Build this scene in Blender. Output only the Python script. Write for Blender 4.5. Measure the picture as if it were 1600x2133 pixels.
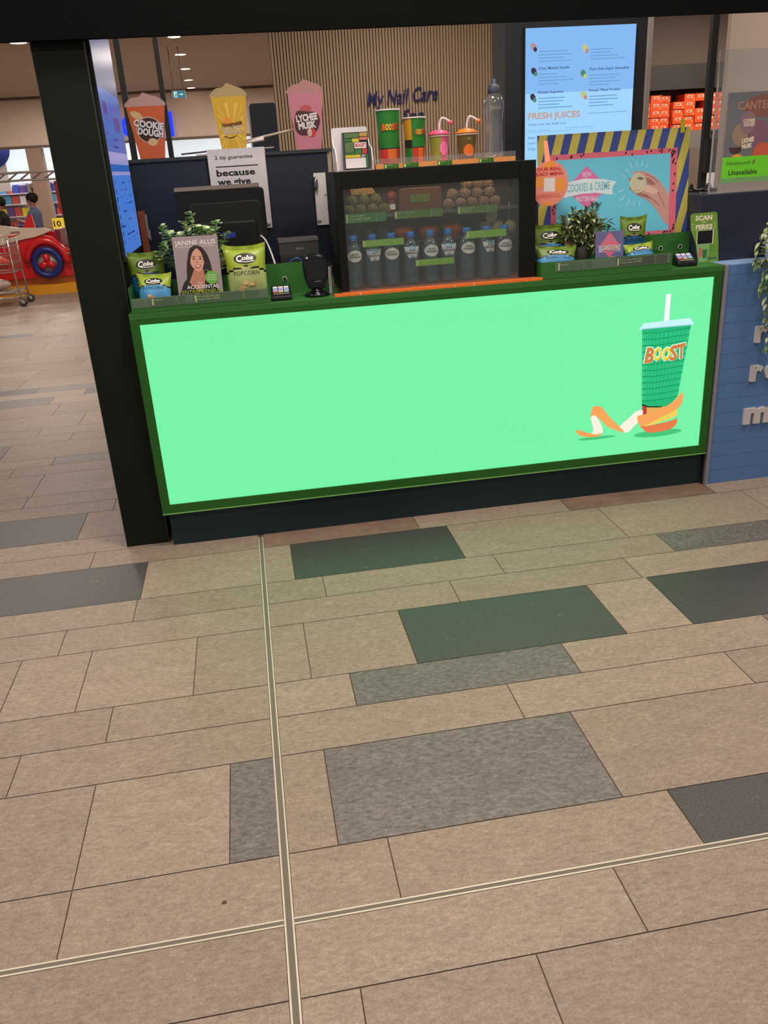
import bpy, math, random
from mathutils import Vector, Matrix
random.seed(7)
for o in list(bpy.data.objects): bpy.data.objects.remove(o)
S = bpy.context.scene
C = S.collection
PI = math.pi

# ---------------------------------------------------------------- camera, light, exposure
YAW, PITCH, ROLL, FOC = 0.14185184, 0.39487999, -0.06213015, 1737.88
cy, sy = math.cos(YAW), math.sin(YAW)
fwd = Vector((sy*math.cos(PITCH), cy*math.cos(PITCH), -math.sin(PITCH)))
rt0 = Vector((cy, -sy, 0)); up0 = rt0.cross(fwd)
rt = rt0*math.cos(ROLL)+up0*math.sin(ROLL); up = -rt0*math.sin(ROLL)+up0*math.cos(ROLL)
cam = bpy.data.cameras.new('camera'); cam.sensor_fit = 'HORIZONTAL'; cam.sensor_width = 36
cam.lens = FOC/1600*36; cam.clip_end = 200
co = bpy.data.objects.new('camera', cam); C.objects.link(co)
m = Matrix((rt, up, -fwd)).transposed().to_4x4(); m.translation = Vector((0, 0, 1.67))
co.matrix_world = m
S.camera = co
S.view_settings.view_transform = 'Standard'; S.view_settings.look = 'None'
S.view_settings.gamma = 1.0; S.view_settings.exposure = 0.0
try: S.view_settings.use_curve_mapping = False
except Exception: pass
W = bpy.data.worlds.new('world'); S.world = W; W.use_nodes = True
W.node_tree.nodes['Background'].inputs[0].default_value = (1.0, 0.90, 0.82, 1)
W.node_tree.nodes['Background'].inputs[1].default_value = 0.27

def area(name, loc, size, power, col=(1, .88, .79), rot=(0, 0, 0), sizey=None):
    l = bpy.data.lights.new(name, 'AREA'); l.size = size; l.energy = power; l.color = col
    if sizey: l.shape = 'RECTANGLE'; l.size_y = sizey
    o = bpy.data.objects.new(name, l); o.location = loc; o.rotation_euler = rot; C.objects.link(o)
for i, (x, y, p) in enumerate([(-1.6, 0.2, 46), (1.4, 0.2, 46), (-2.4, 3.2, 42), (0.6, 2.6, 30), (3.4, 2.4, 40), (-3, 8.0, 70), (-3, 12.5, 70), (5.6, 6.0, 60), (0, -2.5, 60)]):
    area('mall_and_fill_light', (x, y, 3.86), .5, p)
for x, y in [(-4.5, 18.5), (-4.5, 23.5), (.5, 18.5), (.5, 23.5), (7.5, 12), (10, 20)]:
    area('mall_and_fill_light', (x, y, 3.84), .5, 150)
area('mall_and_fill_light', (2.2, 9.6, 3.84), .5, 75)  # added fill lamp to brighten the slatted wall
area('kiosk_fill', (.5, 3.05, 3.86), .5, 52, rot=(.62, 0, 0))  # added fill tilted at the sign and partition, not a kiosk fitting
area('kiosk_fill', (1.6, 4.3, 3.86), .5, 26)  # second added fill, brightens the kiosk interior
area('shop_light', (-6, 30, 3.6), 6, 420, (.93, .97, 1), sizey=5)
area('shop_light', (1, 30, 3.6), 6, 330, (.93, .97, 1), sizey=5)

# ---------------------------------------------------------------- helpers
def lin(c):
    return tuple(((v/255)/12.92 if v/255 <= .04045 else ((v/255+.055)/1.055)**2.4) for v in c)
MATS = {}
def mat(name, rgb, rough=.6, metal=0., emit=0., noise=.06, scale=40., bump=0., spec=.4, clear=0.):
    if name in MATS: return MATS[name]
    m = bpy.data.materials.new(name); m.use_nodes = True; nt = m.node_tree; N = nt.nodes; L = nt.links
    b = N['Principled BSDF']; c = lin(rgb)
    b.inputs['Roughness'].default_value = rough; b.inputs['Metallic'].default_value = metal
    b.inputs['Specular IOR Level'].default_value = spec
    if emit:
        b.inputs['Base Color'].default_value = (0, 0, 0, 1)
        b.inputs['Emission Color'].default_value = (*c, 1); b.inputs['Emission Strength'].default_value = emit
        b.inputs['Specular IOR Level'].default_value = spec*.5
    else:
        tc = N.new('ShaderNodeTexCoord'); nz = N.new('ShaderNodeTexNoise'); nz.inputs['Scale'].default_value = scale
        nz.inputs['Detail'].default_value = 4
        L.new(tc.outputs['Object'], nz.inputs['Vector'])
        mx = N.new('ShaderNodeMix'); mx.data_type = 'RGBA'
        mx.inputs[6].default_value = (*[v*(1-noise) for v in c], 1); mx.inputs[7].default_value = (*[min(1, v*(1+noise)) for v in c], 1)
        L.new(nz.outputs['Fac'], mx.inputs[0]); L.new(mx.outputs[2], b.inputs['Base Color'])
        if bump:
            bp = N.new('ShaderNodeBump'); bp.inputs['Strength'].default_value = bump; bp.inputs['Distance'].default_value = .01
            L.new(nz.outputs['Fac'], bp.inputs['Height']); L.new(bp.outputs[0], b.inputs['Normal'])
    if clear:
        out = N['Material Output']; tr = N.new('ShaderNodeBsdfTransparent'); ms = N.new('ShaderNodeMixShader')
        tr.inputs[0].default_value = (*[min(1, v**.5) for v in c], 1)
        lw = N.new('ShaderNodeLayerWeight'); lw.inputs['Blend'].default_value = .35
        mr = N.new('ShaderNodeMapRange'); mr.inputs['To Min'].default_value = 1-clear; mr.inputs['To Max'].default_value = min(1, 1-clear+.45)
        mr.inputs['To Min'].default_value = .03+.08*(1-clear); mr.inputs['To Max'].default_value = .55
        gl = N.new('ShaderNodeBsdfGlossy'); gl.inputs['Roughness'].default_value = rough; m0 = N.new('ShaderNodeMixShader')
        m0.inputs[0].default_value = (1-clear)*.8; L.new(tr.outputs[0], m0.inputs[1]); L.new(b.outputs[0], m0.inputs[2])
        L.new(lw.outputs['Facing'], mr.inputs['Value']); L.new(mr.outputs[0], ms.inputs[0])
        L.new(m0.outputs[0], ms.inputs[1]); L.new(gl.outputs[0], ms.inputs[2]); L.new(ms.outputs[0], out.inputs[0])
    MATS[name] = m
    return m

_tx = {}
def text_geo(s, bold=.0, shear=0.):
    k = (s, bold, shear)
    if k in _tx: return _tx[k]
    c = bpy.data.curves.new('t', 'FONT'); c.body = s; c.size = 1; c.resolution_u = 2; c.offset = bold; c.shear = shear
    o = bpy.data.objects.new('t', c); C.objects.link(o)
    me = o.to_mesh(); v = [(p.co.x, p.co.y) for p in me.vertices]; f = [tuple(p.vertices) for p in me.polygons]
    o.to_mesh_clear(); bpy.data.objects.remove(o); bpy.data.curves.remove(c)
    if not v: v = [(0, 0)]
    x0 = min(p[0] for p in v); x1 = max(p[0] for p in v)
    v = [(p[0]-x0, p[1]) for p in v]
    _tx[k] = (v, f, x1-x0)
    return _tx[k]

class MB:
    def __init__(s): s.v = []; s.f = []; s.m = []; s.mats = []; s.sm = []; s.rnd = None
    def mi(s, m):
        if m not in s.mats: s.mats.append(m)
        return s.mats.index(m)
    def add(s, vs, fs, m, smooth=False):
        b = len(s.v); s.v += [tuple(p) for p in vs]; i = s.mi(m)
        for f in fs: s.f.append(tuple(b+k for k in f)); s.m.append(i); s.sm.append(smooth)
        return s
    def box(s, x0, x1, y0, y1, z0, z1, m):
        vs = [(x, y, z) for x in (x0, x1) for y in (y0, y1) for z in (z0, z1)]
        return s.add(vs, [(0, 1, 3, 2), (4, 6, 7, 5), (0, 4, 5, 1), (2, 3, 7, 6), (0, 2, 6, 4), (1, 5, 7, 3)], m)
    def rbox(s, x0, x1, y0, y1, z0, z1, r, m, n=4):   # rounded in the xz plane
        pts = []
        for cx, cz, a in ((x1-r, z1-r, 0), (x0+r, z1-r, 90), (x0+r, z0+r, 180), (x1-r, z0+r, 270)):
            for k in range(n+1):
                t = math.radians(a+90*k/n); pts.append((cx+r*math.cos(t), cz+r*math.sin(t)))
        return s.prism(pts, y0, y1, m)
    def prism(s, pts, y0, y1, m):
        n = len(pts); ar = sum(pts[i][0]*pts[(i+1) % n][1]-pts[(i+1) % n][0]*pts[i][1] for i in range(n))
        if ar < 0: pts = pts[::-1]
        vs = [(x, y0, z) for x, z in pts]+[(x, y1, z) for x, z in pts]
        fs = [tuple(range(n)), tuple(range(2*n-1, n-1, -1))]+[(i, i+n, (i+1) % n+n, (i+1) % n) for i in range(n)]
        return s.add(vs, fs, m)
    def flat(s, pts, y, m):
        n = len(pts); ar = sum(pts[i][0]*pts[(i+1) % n][1]-pts[(i+1) % n][0]*pts[i][1] for i in range(n))
        if ar < 0: pts = pts[::-1]
        return s.add([(x, y, z) for x, z in pts], [tuple(range(n))], m)
    def rect(s, x0, x1, z0, z1, y, m): return s.flat([(x0, z0), (x1, z0), (x1, z1), (x0, z1)], y, m)
    def ell(s, cx, cz, rx, rz, y, m, n=20, a0=0, a1=360, rot=0):
        pts = []
        k1 = n if a1-a0 >= 360 else n+1
        for k in range(k1):
            t = math.radians(a0+(a1-a0)*k/n); u, w = rx*math.cos(t), rz*math.sin(t); r = math.radians(rot)
            pts.append((cx+u*math.cos(r)-w*math.sin(r), cz+u*math.sin(r)+w*math.cos(r)))
        return s.flat(pts, y, m)
    def text(s, t, x, z, y, h, m, w=None, bold=.0, shear=0., align='l', rot=0., thick=0., conf=None):
        v, f, tw = text_geo(t, bold, shear); sz = h/.69; sx = sz if w is None else w/max(tw, 1e-4)
        W_ = tw*sx; ox = {'l': 0, 'c': -W_/2, 'r': -W_}[align]; r = math.radians(rot)
        P2 = [(ox+a*sx, b*sz) for a, b in v]
        P2 = [(x+a*math.cos(r)-b*math.sin(r), z+a*math.sin(r)+b*math.cos(r)) for a, b in P2]
        if conf: return s.add([(a, conf(a, b)+y, b) for a, b in P2], f, m)
        s.add([(a, y, b) for a, b in P2], f, m)
        if thick:
            n = len(P2)
            ed = {}
            for q in f:
                for i in range(len(q)):
                    e = (q[i], q[(i+1) % len(q)])
                    if (e[1], e[0]) in ed: del ed[(e[1], e[0])]
                    else: ed[e] = 1
            s.add([(a, y, b) for a, b in P2]+[(a, y+thick, b) for a, b in P2], [(a, a+n, b+n, b) for a, b in ed], m)
        return s
    def lathe(s, prof, c, m, seg=20, axis='z', smooth=True, caps=True):
        vs = []; fs = []
        for r, h in prof:
            for k in range(seg):
                a = 2*PI*k/seg; u, w = r*math.cos(a), r*math.sin(a)
                vs.append({'z': (c[0]+u, c[1]+w, c[2]+h), 'y': (c[0]+u, c[1]+h, c[2]-w), 'x': (c[0]+h, c[1]+u, c[2]+w)}[axis])
        n = len(prof)
        for i in range(n-1):
            for k in range(seg):
                k2 = (k+1) % seg; fs.append((i*seg+k, i*seg+k2, (i+1)*seg+k2, (i+1)*seg+k))
        s.add(vs, fs, m, smooth)
        if caps:
            b = len(s.v)-len(vs); i = s.mi(m)
            for ring, rev in ((0, True), (n-1, False)):
                if prof[ring][0] > 1e-5:
                    q = [b+ring*seg+k for k in range(seg)]
                    s.f.append(tuple(q[::-1] if rev else q)); s.m.append(i); s.sm.append(False)
        return s
    def tube(s, pts, r, m, seg=8):
        pts = [Vector(p) for p in pts]; vs = []; fs = []; n = len(pts)
        rr = r if isinstance(r, (list, tuple)) else [r]*n
        prev = None
        for i, p in enumerate(pts):
            d = (pts[min(i+1, n-1)]-pts[max(i-1, 0)]).normalized()
            a = Vector((0, 0, 1)) if abs(d.z) < .9 else Vector((1, 0, 0))
            if prev is not None: a = prev
            u = d.cross(a).normalized(); w = u.cross(d).normalized(); prev = w
            for k in range(seg):
                t = 2*PI*k/seg; vs.append(p+u*rr[i]*math.cos(t)+w*rr[i]*math.sin(t))
        for i in range(n-1):
            for k in range(seg): fs.append((i*seg+k, i*seg+(k+1) % seg, (i+1)*seg+(k+1) % seg, (i+1)*seg+k))
        fs += [tuple(range(seg))[::-1], tuple((n-1)*seg+k for k in range(seg))]
        return s.add(vs, fs, m, True)
    def ball(s, c, r, m, u=14, v=9, jit=0., sc=(1, 1, 1), rng=None):
        vs = []; fs = []; rng = rng or random
        for i in range(v+1):
            for k in range(u):
                ph = PI*i/v; th = 2*PI*k/u; j = 1+(rng.uniform(-jit, jit) if 0 < i < v else 0)
                vs.append((c[0]+r*sc[0]*j*math.sin(ph)*math.cos(th), c[1]+r*sc[1]*j*math.sin(ph)*math.sin(th), c[2]+r*sc[2]*j*math.cos(ph)))
        for i in range(v):
            for k in range(u): fs.append((i*u+k, (i+1)*u+k, (i+1)*u+(k+1) % u, i*u+(k+1) % u))
        return s.add(vs, fs, m, True)
    def build(s, name, parent=None, label=None, loc=None, rot=None, bevel=0, kind=None, auto=False):
        me = bpy.data.meshes.new(name); me.from_pydata(s.v, [], s.f)
        for mm in s.mats: me.materials.append(mm)
        me.polygons.foreach_set('material_index', s.m); me.polygons.foreach_set('use_smooth', s.sm)
        if s.rnd:
            at = me.attributes.new('rnd', 'FLOAT', 'FACE'); at.data.foreach_set('value', s.rnd)
        me.update()
        o = bpy.data.objects.new(name, me); C.objects.link(o)
        if parent: o.parent = parent
        if loc: o.location = loc
        if rot: o.rotation_euler = rot
        if label: o['label'] = label
        if kind: o['kind'] = kind
        if bevel:
            b = o.modifiers.new('bevel', 'BEVEL'); b.width = bevel; b.segments = 2; b.limit_method = 'ANGLE'; b.angle_limit = .7
        return o

def tag(o, label, cat, group=None, kind=None):
    o['label'] = label; o['category'] = cat
    if group: o['group'] = group
    if kind: o['kind'] = kind
    return o
def T(name, label, cat, loc=(0, 0, 0), rot=(0, 0, 0), group=None):
    o = bpy.data.objects.new(name, None); o.empty_display_size = .05; C.objects.link(o)
    o.location = loc; o.rotation_euler = rot
    return tag(o, label, cat, group)
def dup(root, loc, rot=None, label=None, group=None, scale=None):
    def cp(o, p):
        c = o.copy(); C.objects.link(c)
        if p: c.parent = p
        for k in list(o.children): cp(k, c)
        return c
    r = cp(root, None); r.location = loc
    if rot is not None: r.rotation_euler = rot
    if label: r['label'] = label
    if group: r['group'] = group
    if scale: r.scale = scale
    return r
def smooth(pts, n=4, closed=True):
    out = []; L = len(pts)
    for i in range(L if closed else L-1):
        g = lambda k: pts[k % L] if closed else pts[max(0, min(L-1, k))]
        p0, p1, p2, p3 = g(i-1), g(i), g(i+1), g(i+2)
        for k in range(n):
            t = k/n
            out.append(tuple(.5*(2*b+(c-a)*t+(2*a-5*b+4*c-d)*t*t+(-a+3*b-3*c+d)*t**3) for a, b, c, d in zip(p0, p1, p2, p3)))
    if not closed: out.append(pts[-1])
    return out
ORD = ['first', 'second', 'third', 'fourth', 'fifth', 'sixth', 'seventh', 'eighth', 'ninth', 'tenth', 'eleventh', 'twelfth']
def struct(mb, name, bevel=0):
    o = mb.build(name, bevel=bevel); o['kind'] = 'structure'; return o

# ---------------------------------------------------------------- materials
def tile_mat(name, c1, c2, sc, streak, amt, rough=.55, spc=.45):
    m = bpy.data.materials.new(name); m.use_nodes = True; nt = m.node_tree; N = nt.nodes; L = nt.links
    b = N['Principled BSDF']; b.inputs['Roughness'].default_value = rough; b.inputs['Specular IOR Level'].default_value = spc
    tc = N.new('ShaderNodeTexCoord'); at = N.new('ShaderNodeAttribute'); at.attribute_name = 'rnd'
    mp = N.new('ShaderNodeMapping'); mp.inputs['Scale'].default_value = streak
    cmb = N.new('ShaderNodeCombineXYZ'); mul = N.new('ShaderNodeMath'); mul.operation = 'MULTIPLY'; mul.inputs[1].default_value = 37.
    L.new(at.outputs['Fac'], mul.inputs[0]); L.new(mul.outputs[0], cmb.inputs[0]); L.new(mul.outputs[0], cmb.inputs[1])
    ad = N.new('ShaderNodeVectorMath'); ad.operation = 'ADD'
    L.new(tc.outputs['Object'], ad.inputs[0]); L.new(cmb.outputs[0], ad.inputs[1]); L.new(ad.outputs[0], mp.inputs['Vector'])
    rz = N.new('ShaderNodeMath'); rz.operation = 'MULTIPLY'; rz.inputs[1].default_value = .5
    cr = N.new('ShaderNodeCombineXYZ'); L.new(at.outputs['Fac'], rz.inputs[0]); L.new(rz.outputs[0], cr.inputs[2]); L.new(cr.outputs[0], mp.inputs['Rotation'])
    n1 = N.new('ShaderNodeTexNoise'); n1.inputs['Scale'].default_value = sc; n1.inputs['Detail'].default_value = 9; n1.inputs['Roughness'].default_value = .68
    n2 = N.new('ShaderNodeTexNoise'); n2.inputs['Scale'].default_value = sc*.22; n2.inputs['Detail'].default_value = 3; n2.inputs['Distortion'].default_value = 1.2
    n3 = N.new('ShaderNodeTexNoise'); n3.inputs['Scale'].default_value = 170; n3.inputs['Detail'].default_value = 2
    L.new(mp.outputs[0], n1.inputs['Vector']); L.new(mp.outputs[0], n2.inputs['Vector']); L.new(tc.outputs['Object'], n3.inputs['Vector'])
    r1 = N.new('ShaderNodeMapRange'); r1.inputs['From Min'].default_value = .3; r1.inputs['From Max'].default_value = .72
    L.new(n1.outputs['Fac'], r1.inputs['Value'])
    mx = N.new('ShaderNodeMix'); mx.data_type = 'RGBA'; mx.inputs[6].default_value = (*lin(c1), 1); mx.inputs[7].default_value = (*lin(c2), 1)
    L.new(r1.outputs[0], mx.inputs[0])
    r2 = N.new('ShaderNodeMapRange'); r2.inputs['From Min'].default_value = .3; r2.inputs['From Max'].default_value = .7
    r2.inputs['To Min'].default_value = 1-amt; r2.inputs['To Max'].default_value = 1+amt*.6
    L.new(n2.outputs['Fac'], r2.inputs['Value'])
    r3 = N.new('ShaderNodeMapRange'); r3.inputs['From Min'].default_value = .3; r3.inputs['From Max'].default_value = .7
    r3.inputs['To Min'].default_value = .84; r3.inputs['To Max'].default_value = 1.14
    L.new(n3.outputs['Fac'], r3.inputs['Value'])
    rr = N.new('ShaderNodeMapRange'); rr.inputs['To Min'].default_value = .90; rr.inputs['To Max'].default_value = 1.08
    L.new(at.outputs['Fac'], rr.inputs['Value'])
    pa = N.new('ShaderNodeMath'); pa.operation = 'MULTIPLY'; L.new(r2.outputs[0], pa.inputs[0]); L.new(r3.outputs[0], pa.inputs[1])
    pb = N.new('ShaderNodeMath'); pb.operation = 'MULTIPLY'; L.new(pa.outputs[0], pb.inputs[0]); L.new(rr.outputs[0], pb.inputs[1])
    # pale veins
    wn = N.new('ShaderNodeTexNoise'); wn.inputs['Scale'].default_value = 3.2; wn.inputs['Detail'].default_value = 5; L.new(mp.outputs[0], wn.inputs['Vector'])
    sb = N.new('ShaderNodeMath'); sb.operation = 'SUBTRACT'; sb.inputs[1].default_value = .5; L.new(wn.outputs['Fac'], sb.inputs[0])
    ab = N.new('ShaderNodeMath'); ab.operation = 'ABSOLUTE'; L.new(sb.outputs[0], ab.inputs[0])
    rv = N.new('ShaderNodeMapRange'); rv.inputs['From Max'].default_value = .006; rv.inputs['To Min'].default_value = .22; rv.inputs['To Max'].default_value = 0
    L.new(ab.outputs[0], rv.inputs['Value'])
    gm = N.new('ShaderNodeMapRange'); gm.inputs['From Min'].default_value = .58; gm.inputs['From Max'].default_value = .7; L.new(n2.outputs['Fac'], gm.inputs['Value'])
    vm = N.new('ShaderNodeMath'); vm.operation = 'MULTIPLY'; L.new(rv.outputs[0], vm.inputs[0]); L.new(gm.outputs[0], vm.inputs[1])
    hs = N.new('ShaderNodeVectorMath'); hs.operation = 'SCALE'; L.new(mx.outputs[2], hs.inputs[0]); L.new(pb.outputs[0], hs.inputs['Scale'])
    m2 = N.new('ShaderNodeMix'); m2.data_type = 'RGBA'; m2.inputs[7].default_value = (*lin((225, 210, 185)), 1)
    L.new(vm.outputs[0], m2.inputs[0]); L.new(hs.outputs[0], m2.inputs[6]); L.new(m2.outputs[2], b.inputs['Base Color'])
    bp = N.new('ShaderNodeBump'); bp.inputs['Strength'].default_value = .25; bp.inputs['Distance'].default_value = .003
    L.new(n1.outputs['Fac'], bp.inputs['Height']); L.new(bp.outputs[0], b.inputs['Normal'])
    return m
tB = tile_mat('beige stone tile', (142, 125, 110), (180, 161, 144), 42, (1, 2.0, 1), .11, .5)
tG = tile_mat('grey slate tile', (78, 75, 73), (148, 139, 131), 42, (1, 2.0, 1), .16, .48, .6)
tC = tile_mat('charcoal granite tile', (44, 44, 44), (92, 88, 85), 150, (1, 1, 1), .05, .46, .75)
tP = tile_mat('brown slate tile', (118, 96, 84), (150, 124, 108), 11, (1, 2.0, 1), .14)
M = dict(
    grout=mat('grout', (98, 76, 60), .9), steel=mat('brushed steel', (226, 216, 196), .45, .25), rubber_grey=mat('strip filler', (120, 112, 98), .7),
    black=mat('black paint', (30, 31, 29), .55), navy=mat('navy laminate', (36, 40, 54), .5), teal=mat('dark teal kickboard', (27, 46, 54), .5, spec=.3),
    blur_band=mat('canopy black', (12, 12, 11), .9, spec=.1), pillar=mat('pillar cladding', (20, 27, 19), .6, spec=.2), green=mat('green powder coat', (54, 112, 50), .42), dgreen=mat('deep green frame', (38, 96, 32), .4),
    trim=mat('silver trim', (150, 148, 158), .45, .3), orange=mat('orange strip', (242, 122, 48), .45), ceil=mat('ceiling paint', (166, 150, 137), .9, scale=3),
    bulk=mat('bulkhead paint', (206, 188, 172), .85, scale=3), white=mat('white card', (232, 226, 226), .55), cream=mat('cream paint', (205, 190, 172), .8),
    brown=mat('brown wall', (120, 104, 92), .8), dark=mat('dark plastic', (24, 24, 27), .35), grey=mat('grey plastic', (72, 72, 74), .4),
    glass=mat('clear glass', (235, 245, 245), .05, clear=.93, spec=.5), acrylic=mat('clear acrylic', (240, 245, 245), .1, clear=.92, spec=.5),
    ink=mat('black ink', (26, 24, 26), .6), chrome=mat('chrome', (215, 215, 215), .15, 1.), silver=mat('silver plastic', (176, 168, 162), .4, .3),
    tagg=mat('green price card', (112, 165, 62), .55), tagl=mat('pale print', (205, 222, 150), .6), leafw=mat('pale leaf rim', (214, 226, 190), .6),
)
def em(n, c, s=1.): return mat(n, c, emit=s, rough=.3, spec=.3)

# ---------------------------------------------------------------- the floor
f = MB(); f.rnd = []
f.box(-16, 16, -4, 34, -.06, -.0025, M['grout']); f.rnd += [0]*6
def tile(x0, x1, y0, y1, k):
    g = .0016
    f.add([(x0+g, y0+g, 0), (x1-g, y0+g, 0), (x1-g, y1-g, 0), (x0+g, y1-g, 0)], [(0, 1, 2, 3)], {'B': tB, 'G': tG, 'C': tC, 'P': tP}[k]); f.rnd.append(random.random())
SX = -.077
rows = [(.46, 1.30, [(-.9, 'B')], [(.067, 'B'), (.47, 'B'), (1.27, 'B')]), (1.30, 1.497, [], [(.74, 'B'), (1.54, 'B')]),
 (1.517, 1.725, [(-.62, 'B')], [(.2, 'B'), (1.0, 'B'), (1.8, 'C')]), (1.725, 2.13, [(-.62, 'B'), (-.22, 'B'), (SX, 'G')], [(.068, 'B'), (.87, 'G'), (1.67, 'B')]),
 (2.13, 2.33, [(-.88, 'B')], [(.72, 'B'), (1.52, 'B')]), (2.33, 2.53, [(-.62, 'B')], [(.2, 'B'), (.99, 'G'), (1.79, 'B'), (2.59, 'G')]),
 (2.53, 2.93, [(-1.01, 'B'), (-.75, 'B'), (-.35, 'B')], [(.065, 'B'), (.45, 'B'), (1.25, 'C'), (1.515, 'B'), (2.31, 'C')]),
 (2.93, 3.125, [(-.88, 'B')], [(.71, 'B'), (1.5, 'B')]), (3.125, 3.32, [(-.62, 'B')], [(.18, 'B'), (.96, 'B'), (1.75, 'B'), (2.55, 'G')]),
 (3.32, 3.70, [(-1.41, 'B'), (-.61, 'C')], [(.06, 'B'), (.835, 'C'), (1.62, 'B'), (2.4, 'B')]), (3.70, 3.885, [(-.88, 'B')], [(.7, 'P'), (1.48, 'B'), (2.27, 'P')])]
for y0, y1, lf, rg in rows:
    lf = lf or [(-1.35, 'B')]
    # left of the metal strip: first entry closes at its x, the rest run up to the strip
    x = lf[0][0]; k0 = lf[0][1]; tile(x-.8, x, y0, y1, k0)
    for q in range(1, 4): tile(x-.8*(q+1), x-.8*q, y0, y1, random.choice('BBBBG'))
    for xx, k in lf[1:]: tile(x, xx, y0, y1, k); x = xx
    if x < SX-.001: tile(x, SX-.012, y0, y1, 'B')
    x = SX+.012
    for xx, k in rg: tile(x, xx, y0, y1, k); x = xx
    while x < 4.6: tile(x, x+.8, y0, y1, 'B'); x += .8
far = [(3.885, 4.075, -1.4, {}), (4.075, 4.443, -1.0, {-1.8: 'C'}), (4.443, 4.62, -.87, {}), (4.62, 4.81, -1.39, {}), (4.81, 5.2, -1.38, {}),
       (5.2, 5.39, -1.6, {}), (5.39, 5.55, -1.38, {-1.38: 'G'}), (5.55, 5.93, -1.75, {-2.55: 'G'}), (5.93, 6.12, -1.36, {}), (6.12, 6.31, -1.62, {}), (6.31, 6.69, -1.36, {}),
       (6.69, 7.06, -1.62, {}), (7.06, 7.33, -1.72, {-2.52: 'G', -3.32: 'G'})]
y = 7.33
while y < 26.5:
    for h in (.2, .2, .38):
        far.append((y, y+h, random.uniform(-2, -1.2), {'r': 1})); y += h
for y0, y1, xj, kk in far:
    n = 0; x = xj-.8*(1+int((y0)/2)); xe = 9
    while x < xe:
        k = 'B'
        for q, v in kk.items():
            if q != 'r' and abs(x-q) < .05: k = v
        if 'r' in kk and random.random() < .11: k = random.choice('GGC')
        tile(x, x+.8, y0, y1, k); x += .8
struct(f, 'floor')
st = MB()
st.box(SX-.012, SX-.0075, .4, 3.83, -.002, .0015, M['steel']).box(SX+.0075, SX+.012, .4, 3.83, -.002, .0015, M['steel']).box(SX-.0075, SX+.0075, .4, 3.83, -.002, .0006, M['rubber_grey'])
struct(st, 'trim_1')
st = MB()
for a, b in ((-4, SX-.0125), (SX+.0125, 5)):
    st.box(a, b, 1.497, 1.5015, -.002, .0015, M['steel']).box(a, b, 1.5125, 1.517, -.002, .0015, M['steel']).box(a, b, 1.5015, 1.5125, -.002, .0006, M['rubber_grey'])
struct(st, 'trim_2')
leaf = MB(); leaf.prism(smooth([(-.007, 0), (0, .006), (.007, .002), (.003, -.006)], 3), 0, .001, mat('dry debris', (90, 70, 52)))
tag(leaf.build('debris_crumb', loc=(-.233, 1.60, .001), rot=(-PI/2, 0, .4)), 'tiny brown crumb of debris on a beige tile left of the metal strip', 'debris')

# ---------------------------------------------------------------- mall shell
struct(MB().box(-16, 16, -5, 34, 3.9, 4.0, M['ceil']), 'ceiling')
w = MB(); w.box(-16, -5.58, 26.6, 27.0, 2.66, 3.89, M['bulk']).box(-5.58, .62, 26.6, 27.0, 2.66, 3.89, M['bulk']).box(.62, 16, 26.6, 27.0, 0, 3.89, M['bulk'])
w.box(-16, .62, 26.57, 26.6, 2.62, 2.69, mat('head strip and painted shadow', (105, 88, 76)))
w.box(-16, 16, 26.55, 26.6, 3.84, 3.89, mat('head strip and painted shadow', (105, 88, 76)))  # dark strip paints the shadow line where the wall meets the ceiling
struct(w, 'wall_back')
struct(MB().box(-5.62, -5.22, 26.5, 26.95, 0, 2.62, mat('shopfront pier', (150, 128, 112), .8)), 'trim_3')
inner = mat('shop interior white', (228, 236, 240), .7)
struct(MB().box(-16, 6, 33.6, 33.8, 0, 3.85, inner), 'wall_shop')
struct(MB().box(-15.9, 5.9, 27.05, 33.5, 3.7, 3.8, inner), 'trim_4')
struct(MB().box(-16.2, -16, -5, 34, 0, 3.9, M['bulk']), 'wall_left')
struct(MB().box(16, 16.2, -5, 34, 0, 3.9, M['brown']), 'wall_right')

# shop sign disc and board
t = T('hanging_shop_board', 'white board with a blue disc hanging inside the far shopfront', 'sign', (-7.6, 28.0, 0))
MB().box(-.9, 1.05, 0, .05, 1.55, 2.75, M['white']).build('board', t)
bd = MB(); bd.lathe([(.0, 0), (.52, 0), (.52, .02), (0, .02)], (.72, -.03, 2.72), mat('blue disc', (52, 78, 168)), 32, 'y'); bd.build('disc', t, 'blue disc')
t = T('shop_fascia_letters', 'glowing blue letters on the beige bulkhead behind the standing cups', 'sign', (-2.95, 26.52, 2.75))
eb = em('blue neon', (25, 60, 255), 1.3)
for ch, x, z, h, w_ in (('C', 0, 0, .56, .48), ('e', .36, .1, .36, .3), ('l', 1.33, 0, .6, .09)): MB().text(ch, x, z, 0, h, eb, w=w_, bold=.02, thick=.06).build('neon_letter', t)
t = T('exit_sign', 'small green and white running man exit sign hung below the ceiling', 'exit sign', (-.85, 18, 3.03))
MB().box(-.125, .125, 0, .04, 0, .14, M['white']).build('housing', t)
ex = MB(); eg = em('exit green', (60, 130, 140), .9); ew = em('exit white', (215, 235, 240), .9)
ex.rect(-.115, .115, .012, .128, -.001, eg).rect(-.09, -.03, .02, .12, -.002, ew).flat([(-.075, .03), (-.06, .07), (-.045, .11), (-.04, .07), (-.045, .03)], -.003, eg)
ex.rect(.01, .06, .06, .078, -.002, ew).flat([(.055, .045), (.085, .069), (.055, .093)], -.002, ew); ex.build('sign_face', t)
MB().tube([(-.09, .02, .14), (-.09, .02, .87)], .006, M['grey']).tube([(.09, .02, .14), (.09, .02, .87)], .006, M['grey']).build('hanger', t)

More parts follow.
